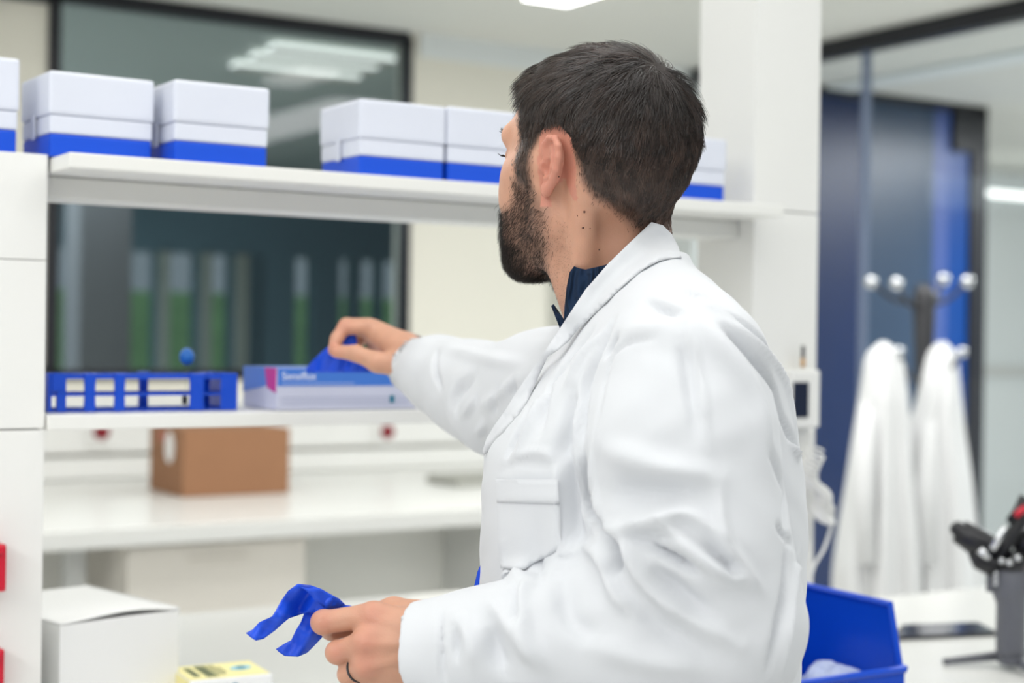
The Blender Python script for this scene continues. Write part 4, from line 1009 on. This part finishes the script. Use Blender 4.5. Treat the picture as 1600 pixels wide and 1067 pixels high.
hdd = polydist(lp[:, 0], lp[:, 2], HAIR)
ln = np.interp(lp[:, 2], [-.09, -.03, .02, .06, .10, .14], [.0065, .010, .014, .022, .028, .030])
back = np.clip((-lp[:, 0]-.03)/.04, 0, 1); ln = ln*(1+back*np.clip((lp[:, 2]+.02)/.05, 0, 1)*.35)
ln *= np.clip(.35+hdd/.025, .35, 1)*rg.uniform(.7, 1.15, len(lp)); ln[lp[:, 2] < .0] *= .95
ff = np.clip((lp[:, 0]-.045)/.03, 0, 1)*np.clip((lp[:, 2]-.06)/.02, 0, 1); ln *= 1+ff*.15
lift = np.radians(rg.uniform(10, 20, len(lp)) + 5*clift[near] + 5*cl + 10*ff)
low_ = np.clip(1-(lp[:, 2]+.02)/.07, 0, 1)
tone_ = np.array([.026, .016, .012])[None]*(.45+1.8*ctone[near]**2+.5*rg.random(len(lp)))[:, None]*(1+1.6*low_)[:, None]
hair = strands('hair', p, nn, head_dirs(flow_l), ln, rg.uniform(.00018, .00036, len(lp)), lift, hairm, body, 5, .35, 3, .3, tone=tone_)
# re-seat: long strands grow from the cap surface on top
link(*hair_base, hair)
# beard
wb2 = np.where((bd_h > 0) & ~earh & (HL[:, 2] > -.128), np.clip(.5+bd_h/.02, .5, 1), np.where((bd_h > -.005) & ~earh & (HL[:, 2] > -.125), .15, 0))*(1-np.clip(1.5*np.exp(-(((HL[:, 0]-.104)/.010)**2+((HL[:, 2]+.057)/.007)**2+(HL[:, 1]/.022)**2)), 0, 1))
wb2 = wb2*(1+1.6*np.clip((HL[:, 0]-.055)/.03, 0, 1)*np.clip((-HL[:, 2]-.07)/.02, 0, 1))
p, nn, rg = sample(wb2, 14000, 31); lp = to_head(p.astype(np.float32)).astype(float)
fl = np.stack([.55+0*lp[:, 0], lp[:, 1]*2, -1+0*lp[:, 0]], 1)+rg.normal(0, .3, lp.shape)
ln = rg.uniform(.004, .0075, len(lp))*np.interp(lp[:, 0], [.0, .05, .09], [.75, 1.0, 1.7])
strands('beard', p, nn, head_dirs(fl), ln, rg.uniform(.00012, .00021, len(lp)), np.radians(rg.uniform(18, 50, len(lp))), beardm, body, 3, .5, 4, .4)
# stubble on the neck below the jaw
ws = np.where((HL[:, 2] < -.06) & (HL[:, 2] > -.15) & (HL[:, 0] > -.015) & (bd_h < .0), 1, 0.)
if ws.sum() > 0:
    p, nn, rg = sample(ws, 1500, 33); lp = to_head(p.astype(np.float32)).astype(float)
    strands('stubble', p, nn, head_dirs(np.tile([.3, 0, -1.], (len(p), 1))+rg.normal(0, .3, p.shape)), rg.uniform(.0008, .0018, len(p)), np.full(len(p), .00009), np.radians(rg.uniform(20, 50, len(p))), beardm, body, 2, .2, 6, .5)
# eyebrows and lashes
for sg in (1, -1):
    q = []; rg = np.random.default_rng(5)
    for i in range(160):
        t = rg.random(); l0 = np.array([.112-.022*t**1.5, (.014+.036*t)*sg, .036+.006*math.sin(math.pi*t)+rg.uniform(-.003, .003)])
        q.append(from_head(l0))
    q = np.array(q); pr = []; nr = []
    for x in q:
        h_ = bvh_head.find_nearest(Vector(x)); pr.append(h_[0]); nr.append(h_[1])
    pr = np.array([list(a) for a in pr]); nr = np.array([list(a) for a in nr])
    strands('eyebrow', pr, nr, head_dirs(np.tile([-.3, .9*sg, .15], (len(pr), 1))+rg.normal(0, .25, pr.shape)), rg.uniform(.006, .009, len(pr)), np.full(len(pr), .0002), np.radians(np.full(len(pr), 28.)), beardm, body, 3, .2, 7, .3)
    bm = bmesh.new(); c0 = np.array([.0755, .032*sg, .010])
    for i in range(26):
        t = i/25; an = (-.9+1.7*t)
        a0 = c0+np.array([.0145*math.cos(an), .0145*math.sin(an)*sg, .001]); a1 = a0+np.array([.003*math.cos(an), .003*math.sin(an)*sg, -.001]); a2 = a0+np.array([.006*math.cos(an), .006*math.sin(an)*sg, .0015])
        bm_tube(bm, [Vector(c2w(from_head(x))) for x in (a0, a1, a2)], [.0003, .00025, .0001], 3)
    finish(bm, 'eyelashes', beardm, body, smooth=True)
# ------------------------------------------------------------------ white coat
DT = 1.62
rows = [  # py, left px, right px, half depth, centre depth
 (412, 1010, 1060, .045, 1.625), (430, 985, 1078, .075, 1.625), (455, 952, 1112, .120, 1.625), (490, 925, 1152, .160, 1.62), (530, 885, 1185, .180, 1.62), (570, 848, 1212, .188, 1.62), (620, 812, 1228, .19, 1.62),
 (660, 780, 1236, .19, 1.62), (700, 757, 1243, .19, 1.62), (760, 752, 1250, .19, 1.62), (840, 751, 1254, .19, 1.62), (920, 750, 1251, .19, 1.62), (1067, 752, 1240, .20, 1.62), (1500, 735, 1245, .215, 1.62), (1900, 725, 1250, .22, 1.62)]
rz = np.array([(533.5-r[0])/FPX*DT for r in rows])[::-1]
rl = np.array([(r[1]-800)/FPX*DT for r in rows])[::-1]; rr_ = np.array([(r[2]-800)/FPX*DT for r in rows])[::-1]
rd = np.array([r[3] for r in rows])[::-1]; rc = np.array([r[4] for r in rows])[::-1]
# smooth resampling of the profile
zz_ = np.linspace(rz[0], rz[-1], 400)
def smo(a): b = np.interp(zz_, rz, a); k = np.hanning(15); k /= k.sum(); c = np.pad(b, 7, mode='edge'); return np.convolve(c, k, 'valid')
pl_, pr_, pd_, pc_ = smo(rl), smo(rr_), smo(rd), smo(rc)
def torso(X, grow=0.0):
    z = X[:, 2]; l = np.interp(z, zz_, pl_); r = np.interp(z, zz_, pr_); hd_ = np.interp(z, zz_, pd_)+grow; dc = np.interp(z, zz_, pc_)
    cx = (l+r)/2; a = (r-l)/2+grow
    u = np.abs(X[:, 0]-cx)/a; v = np.abs(X[:, 1]-dc)/hd_
    m = (u**2.3+v**2.3)**(1/2.3); f = (m-1)*np.minimum(a, hd_)
    return np.maximum(f, z-zz_[-1]-grow).astype(np.float32)
AL = [(1078, 585, 1.462, .074), (1066, 700, 1.445, .083), (1080, 850, 1.43, .084), (1108, 965, 1.43, .082)]
FL = [(1108, 985, 1.435, .083), (1000, 1000, 1.435, .074), (880, 1003, 1.445, .064), (760, 1016, 1.460, .053), (650, 1022, 1.480, .049)]
AR = [(935, 600, 1.79, .078), (850, 614, 1.87, .070), (782, 624, 1.93, .064), (735, 606, 1.99, .056), (690, 586, 2.05, .046), (650, 570, 2.11, .0405)]
def chain_px(X, L, k=.02): return sd_chain(X, [Pc(*a[:3]).astype(np.float32) for a in L], [a[3] for a in L], k)
def cutcap(X, p_end, p_prev):
    n = np.asarray(p_end)-np.asarray(p_prev); n = n/np.linalg.norm(n); return ((X-np.asarray(p_end, np.float32)) @ n.astype(np.float32))
def coat_sdf(X):
    f = torso(X)
    f = smin(f, sd_cap(X, Pc(1075, 560, 1.475), Pc(1010, 480, 1.58), .060, .05), .05)
    f = smin(f, sd_cap(X, Pc(940, 580, 1.78), Pc(1000, 480, 1.66), .060, .045), .05)
    a = smin(chain_px(X, AL, .03), chain_px(X, FL, .03), .028)
    e = Pc(654, 1022, 1.480); a = smax(a, cutcap(X, e, Pc(700, 1018, 1.47)), .002)
    inner = sd_chain(X, [Pc(*q[:3]) for q in ((760, 1016, 1.460), (600, 1024, 1.488))], [.041, .040], .01); a = smax(a, -inner, .002)
    f = smin(f, a, .010)
    b = chain_px(X, AR, .03); e = Pc(638, 568, 2.12); b = smax(b, cutcap(X, e, Pc(690, 586, 2.05)), .002)
    b = smax(b, -sd_cap(X, Pc(700, 588, 2.04), Pc(600, 548, 2.17), .036, .034), .002)
    f = smin(f, b, .022)
    # open neck
    f = smax(f, -sd_cap(X, Pc(955, 420, 1.63), Pc(932, 492, 1.63), .066, .054), .006)
    # keep the trunk hollow at the hem
    f = np.maximum(f, (-.83)-X[:, 2])
    return f
vq, qq = surf(coat_sdf, (-.17, 1.30, -.84), (.36, 2.20, .10), .0042)
vq = relax(vq, qq, 2)
def sculpt(v, q, strokes, sm=6):
    """raise ridges (+) and press creases (-) along lines laid over the cloth"""
    nn = vnormals(relax(v, q, 6, .6), q); bv = BVHTree.FromPolygons([tuple(p) for p in v], [tuple(x) for x in q]); disp = np.zeros(len(v))
    for pts, rad, amp in strokes:
        P3 = []
        for x, y in catmull([(a, b, 0) for a, b in pts], 6)[:, :2]:
            h_ = cast(bv, x, y)
            if h_[0] is not None: P3.append(np.array(h_[0]))
        if len(P3) < 2: continue
        P3 = np.array(P3); r = rad/1650.*(.9 if amp > 0 else .8)
        lo_, hi_ = P3.min(0)-3*r, P3.max(0)+3*r
        m = np.where(((v > lo_) & (v < hi_)).all(1))[0]; V_ = v[m]; best = np.full(len(m), 1e9); tt = np.zeros(len(m)); N_ = len(P3)-1
        for i in range(N_):
            a, b = P3[i], P3[i+1]; ba = b-a; L2 = ba @ ba
            if L2 < 1e-10: continue
            h = np.clip((V_-a) @ ba/L2, 0, 1); d = np.linalg.norm(V_-a-h[:, None]*ba, axis=1)
            k = d < best; best[k] = d[k]; tt[k] = (i+h[k])/N_
        taper = np.clip(np.sin(np.pi*np.clip(tt, .02, .98))**.5, 0, 1)
        disp[m] += amp*(.0015 if amp > 0 else .0018)*np.exp(-(best/r)**2)*taper
    return v + nn*disp[:, None]
ST = [
 # elbow and forearm
 ([(940, 838), (956, 852), (964, 874), (960, 898)], 9, -13), ([(913, 852), (944, 872), (965, 930), (992, 957)], 13, 8),
 ([(945, 832), (975, 838), (998, 889), (1045, 942), (1154, 1011)], 13, 9), ([(1005, 846), (1043, 866), (1090, 891)], 9, -12),
 ([(1030, 812), (1081, 862), (1127, 894), (1168, 911)], 12, 8), ([(1120, 755), (1131, 843), (1161, 885), (1188, 923)], 10, 6),
 ([(1100, 850), (1140, 885), (1150, 890)], 10, -6), ([(1010, 890), (1060, 925), (1110, 960)], 18, -8), ([(1000, 950), (1040, 985), (1120, 1030)], 20, -5),
 ([(913, 717), (915, 786), (944, 835)], 9, -16), ([(940, 700), (1005, 722), (1060, 738), (1125, 745)], 22, 8),
 ([(955, 770), (1000, 768), (1080, 770)], 24, -8), ([(950, 822), (1005, 818), (1070, 803), (1120, 840)], 11, 7), ([(980, 842), (1020, 836), (1060, 842)], 9, -5),
 ([(925, 700), (930, 760), (940, 812)], 7, 5),
 ([(788, 905), (800, 897), (815, 905)], 14, 7), ([(830, 904), (814, 942), (826, 1003), (852, 1041)], 14, 8), ([(765, 940), (799, 984), (832, 1035)], 14, 7),
 ([(770, 975), (770, 1010), (785, 1050)], 16, -8), ([(806, 915), (808, 950), (812, 975)], 8, -7), ([(880, 900), (890, 960), (930, 1000)], 22, -6), ([(860, 880), (900, 860), (915, 858)], 14, 4),
 ([(905, 1000), (1000, 1030), (1100, 1045)], 20, 5), ([(690, 955), (688, 1010), (692, 1066)], 5, -3.5), ([(712, 960), (735, 1000), (740, 1040)], 13, 5), ([(715, 985), (712, 1030)], 8, -4),
 # shoulder and back
 ([(1010, 470), (1035, 480), (1062, 491)], 9, -6), ([(1134, 515), (1170, 550), (1203, 592), (1224, 655), (1246, 700)], 10, -9),
 ([(1122, 497), (1172, 528), (1209, 568), (1230, 612), (1243, 670)], 8, 4), ([(1120, 474), (1170, 510), (1200, 543), (1228, 592)], 7, -5),
 ([(1075, 502), (1092, 580), (1107, 703)], 6, 3.5), ([(1065, 535), (1078, 600), (1090, 680)], 14, -5), ([(1065, 457), (1116, 474)], 9, -5),
 ([(1085, 495), (1130, 545), (1180, 620), (1205, 720)], 20, 6), ([(1060, 440), (1100, 470), (1150, 500)], 14, 4),
 ([(1215, 820), (1228, 835), (1240, 850)], 8, -5), ([(1200, 700), (1225, 760), (1230, 830)], 14, -6), ([(1235, 690), (1248, 715)], 7, 5), ([(1232, 850), (1222, 950), (1200, 1050)], 8, -7), ([(1246, 860), (1236, 960), (1220, 1060)], 8, 4),
 # front of the shoulder and chest drape
 ([(964, 524), (955, 540), (947, 556)], 7, -8), ([(1022, 528), (982, 535), (960, 553), (944, 600), (930, 680)], 6, -2.5), ([(1040, 510), (1000, 512), (970, 520)], 14, 2),
 ([(957, 500), (936, 546), (912, 606), (908, 700)], 11, -7), ([(925, 515), (884, 567), (857, 611), (842, 677)], 10, -6), ([(940, 520), (908, 562), (885, 605)], 8, 5),
 ([(894, 611), (884, 664), (872, 720)], 14, -8), ([(872, 590), (847, 627), (826, 669), (808, 706)], 8, 5), ([(830, 632), (808, 675), (790, 712)], 8, -6), ([(905, 610), (902, 680), (906, 760), (912, 830)], 8, 6),
 ([(888, 690), (892, 780), (905, 850)], 16, -10), ([(868, 730), (872, 800), (880, 870)], 8, 4), ([(800, 712), (840, 706), (868, 715)], 7, 2), ([(780, 735), (820, 722), (860, 730)], 9, -2), ([(835, 810), (838, 870), (840, 910)], 16, -4),
 # far sleeve
 ([(740, 590), (712, 614), (705, 650)], 18, -7), ([(752, 637), (787, 611), (818, 585)], 12, 5), ([(808, 592), (800, 618)], 8, -5), ([(700, 545), (760, 560), (820, 570)], 16, 5), ([(683, 545), (680, 580), (690, 610)], 7, -5),
 ([(722, 650), (735, 635), (742, 620)], 9, 4), ([(770, 650), (775, 620), (782, 600)], 8, -4), ([(745, 680), (760, 660)], 8, 4)]
vq = sculpt(vq, qq, ST)
# finer cloth undulation
vq = vq + vnormals(vq, qq)*(.0009*np.sin(vq[:, 0]*95+np.sin(vq[:, 2]*40)*2)*np.sin(vq[:, 2]*75+vq[:, 1]*50))[:, None]
coatm = mat('white_cotton', (.70, .715, .74), .85, spec=.25, bump=(900, .15, .0006), sheen=.1)
coat = link('lab_coat', np_mesh('lab_coat', vq, qq), coatm, body)
bvc = BVHTree.FromPolygons([tuple(p) for p in vq], [tuple(x) for x in qq])
def sheet(name, poly, ctrl, t, m, parent, step=7, bvh=None, off=.003, only_ctrl=False, wav=None, maxhit=None):
    """cloth piece cut to an outline, laid on the garment, with real thickness"""
    poly = np.array(poly, float); x0, y0 = poly.min(0); x1, y1 = poly.max(0); n = len(poly)
    bd_ = []
    for i in range(n):
        a, b = poly[i], poly[(i+1) % n]; k = max(1, int(np.hypot(*(b-a))/step))
        for j in range(k): bd_.append(a+(b-a)*j/k)
    bd_ = np.array(bd_); gx, gy_ = np.meshgrid(np.arange(x0+step*.5, x1, step), np.arange(y0+step*.5, y1, step)); g = np.stack([gx.ravel(), gy_.ravel()], 1)
    dd = polydist(g[:, 0], g[:, 1], [tuple(p) for p in poly]); g = g[dd > step*.45]
    pts = [Vector(p) for p in np.concatenate([bd_, g])]; nb = len(bd_)
    vv, ee, ff, *_ = delaunay_2d_cdt(pts, [(i, (i+1) % nb) for i in range(nb)], [list(range(nb))], 1, 1e-4)
    C = np.array([c[:2] for c in ctrl], float); Dc = np.array([c[2] for c in ctrl]) if ctrl else None
    D = []
    for p in vv:
        d = None
        if ctrl:
            w_ = 1/(((C-np.array(p))**2).sum(1)+30)**1.6; d = float((w_*Dc).sum()/w_.sum())
        if bvh is not None and not only_ctrl:
            h_ = cast(bvh, p[0], p[1])
            if h_[0] is not None:
                hy = h_[0].y-off
                if maxhit is None or hy < maxhit: d = hy if d is None else min(d, hy)
        D.append(d)
    val = [x for x in D if x is not None]; D = [x if x is not None else float(np.mean(val)) for x in D]
    D = np.array(D)
    # even out
    adj = {i: set() for i in range(len(vv))}
    for f in ff:
        for a, b in zip(f, f[1:]+f[:1]): adj[a].add(b); adj[b].add(a)
    for _ in range(3):
        D = np.array([.5*D[i]+.5*np.mean([D[j] for j in adj[i]]) if adj[i] else D[i] for i in range(len(D))])
    if wav is not None: D = D+np.array([wav(p[0], p[1]) for p in vv])
    bm = bmesh.new(); A = [bm.verts.new(c2w(Pc(p[0], p[1], D[i]))) for i, p in enumerate(vv)]; B = [bm.verts.new(c2w(Pc(p[0], p[1], D[i]+t))) for i, p in enumerate(vv)]
    cnt = {}
    for f in ff:
        bm.faces.new([A[i] for i in f]); bm.faces.new([B[i] for i in reversed(f)])
        for a, b in zip(f, f[1:]+f[:1]): cnt[(a, b)] = 1
    for a, b in list(cnt):
        if (b, a) not in cnt: bm.faces.new((A[a], B[a], B[b], A[b]))
    return finish(bm, name, m, parent, smooth=True)
FOLD = [(1018, 347), (985, 378), (950, 412), (915, 452), (880, 505), (857, 540), (835, 572), (812, 605), (790, 640), (772, 665), (760, 685), (754, 704), (756, 712)]
OUT = [(775, 690), (800, 661), (817, 640), (830, 616), (843, 585), (856, 557), (872, 547), (888, 534), (905, 512), (917, 502), (940, 480), (965, 455), (985, 437), (1008, 419), (1030, 408), (1050, 404), (1065, 403), (1060, 385), (1050, 366), (1036, 352)]
cl_ctrl = [(1018, 347, 1.575), (1062, 395, 1.605), (1040, 370, 1.585), (985, 400, 1.54), (950, 430, 1.53), (900, 500, 1.525), (860, 555, 1.52), (800, 640, 1.545), (757, 700, 1.585), (880, 505, 1.545), (835, 572, 1.55), (790, 640, 1.57), (1010, 415, 1.545)]
sheet('lapel', FOLD+OUT, cl_ctrl, .005, coatm, coat, 8, bvc, .010)
# far half of the collar behind the neck and the far lapel
# sweater collar
navy = mat('navy_rib_knit', (.003, .020, .060), .9); nt = navy.node_tree
wv = nt.nodes.new('ShaderNodeTexWave'); wv.inputs['Scale'].default_value = 70; wv.bands_direction = 'X'; tc = nt.nodes.new('ShaderNodeTexCoord'); nt.links.new(tc.outputs['Object'], wv.inputs['Vector'])
bp = nt.nodes.new('ShaderNodeBump'); bp.inputs['Strength'].default_value = 1.0; bp.inputs['Distance'].default_value = .004; nt.links.new(wv.outputs['Fac'], bp.inputs['Height']); nt.links.new(bp.outputs['Normal'], nt.nodes['Principled BSDF'].inputs['Normal'])
sw = sheet('sweater_collar', [(880, 512), (882, 480), (885, 450), (890, 425), (897, 416), (905, 419), (915, 421), (928, 418), (945, 414), (965, 405), (985, 400), (985, 440), (940, 480), (900, 520)], [(880, 510, 1.575), (884, 470, 1.572), (895, 420, 1.57), (930, 430, 1.55), (970, 420, 1.545), (910, 480, 1.555)], .004, navy, body, 6, bvh_head, .005)
sheet('zip_edge', [(861, 478), (865, 475), (873, 486), (882, 500), (890, 515), (876, 516), (868, 496)], [(861, 478, 1.60), (880, 505, 1.585)], .006, navy, sw, 4)
# breast pocket
sheet('breast_pocket', [(776, 750), (872, 750), (876, 800), (878, 856), (850, 872), (833, 880), (820, 890), (782, 888), (778, 850)], [], .003, coatm, coat, 8, bvc, .0030)
sheet('pocket_hem', [(774, 748), (872, 749), (875, 787), (776, 785)], [], .003, coatm, coat, 7, bvc, .0058)
# navy trousers and shoes below the frame
def trousers(X):
    f = None
    for d in (1.53, 1.73):
        x = (1005-800)/FPX*1.63
        g = sd_chain(X, [(x, d, -.42), (x-.02, d, -.92), (x+.02, d, -1.38)], [.10, .072, .062], .02); f = g if f is None else smin(f, g, .03)
    return np.maximum(f, (-1.41)-X[:, 2])
vv_, qv = surf(trousers, (-.02, 1.40, -1.43), (.28, 1.86, -.30), .01)
link('trousers', np_mesh('trousers', vv_, qv), mat('dark_trousers', (.03, .035, .05), .9, noise=(30, .2)), body)
def shoes(X):
    f = None
    for d in (1.53, 1.73):
        x = (1005-800)/FPX*1.63; g = sd_cap(X, (x+.03, d, -1.425), (x-.15, d, -1.435), .043, .036, (1, 1, .8)); f = g if f is None else np.minimum(f, g)
    return np.maximum(f, -1.468-X[:, 2])
vv_, qv = surf(shoes, (-.10, 1.46, -1.48), (.24, 1.80, -1.37), .006)
link('shoes', np_mesh('shoes', vv_, qv), mat('black_leather', (.02, .02, .02), .4, noise=(30, .2)), body)
# finger ring
rc0 = Pc(556, 1047, 1.495)
bm = bmesh.new(); a = Pc(572, 1040, 1.488); b = Pc(545, 1053, 1.503); ax_ = (b-a)/np.linalg.norm(b-a); c0 = a+(b-a)*.55; u = np.cross(ax_, [0, 1, 0]); u /= np.linalg.norm(u); v = np.cross(ax_, u)
bm_tube(bm, [Vector(c2w(c0+(u*math.cos(t)+v*math.sin(t))*.0112)) for t in np.linspace(0, 2*math.pi, 33)], .0012, 8)
tag(finish(bm, 'finger_ring', MT['dkmetal'], smooth=True), 'dark finger ring on the near hand holding the limp blue glove', 'ring')
# ------------------------------------------------------------------ gloves
glm = mat('nitrile_blue', (.006, .075, .70), .42, spec=.5, noise=(60, .06), bump=(300, .3, .0008))
def glove_wave(x, y): return .006*math.sin(x*.09+y*.05)+.004*math.sin(x*.05-y*.11+1)+.0025*math.sin(x*.21+y*.13)
g_up = [(384, 989), (392, 996), (400, 1001), (412, 998), (430, 985), (443, 973), (452, 966), (470, 960), (488, 955), (512, 968), (550, 962), (560, 948), (540, 945), (530, 935), (520, 930), (502, 920), (485, 914), (465, 912), (450, 923), (440, 937), (430, 955), (425, 963), (405, 972), (395, 983)]
gl = sheet('blue_glove', g_up, [(384, 989, 1.50), (465, 912, 1.515), (430, 960, 1.50), (500, 930, 1.525), (550, 955, 1.54), (480, 950, 1.525)], .004, glm, None, 5, wav=glove_wave)
tag(gl, 'limp blue nitrile glove hanging from the near hand', 'glove')
sheet('glove_finger', [(478, 950), (470, 972), (462, 985), (455, 1000), (445, 1005), (431, 1014), (436, 1019), (445, 1025), (466, 1026), (480, 1020), (492, 1008), (505, 994), (520, 975), (515, 950)], [(431, 1015, 1.525), (470, 1020, 1.53), (500, 960, 1.537)], .004, glm, gl, 5, wav=glove_wave)
sheet('glove_cuff_fold', [(470, 917), (502, 921), (532, 937), (540, 946), (505, 948), (492, 938), (482, 926)], [(470, 917, 1.506), (540, 945, 1.528), (500, 940, 1.514)], .003, glm, gl, 5, wav=lambda x, y: .002*math.sin(x*.2))
g2 = sheet('blue_glove', [(478, 576), (486, 566), (500, 552), (514, 540), (522, 530), (540, 522), (556, 520), (558, 535), (552, 545), (575, 560), (600, 570), (625, 578), (625, 582), (480, 582)], [(480, 575, 2.17), (520, 540, 2.145), (555, 530, 2.15), (600, 575, 2.16)], .006, glm, None, 5, wav=lambda x, y: .004*math.sin(x*.12)+.003*math.sin(x*.27+y*.1))
tag(g2, 'blue nitrile glove being pulled out of the glove box by the far hand', 'glove')
# collar of blue cloth peeking out in front of the coat
sheet('blue_pull_tab', [(746, 893), (752, 880), (756, 925), (744, 925), (741, 915)], [(748, 900, 1.60)], .004, glm, coat, 4)
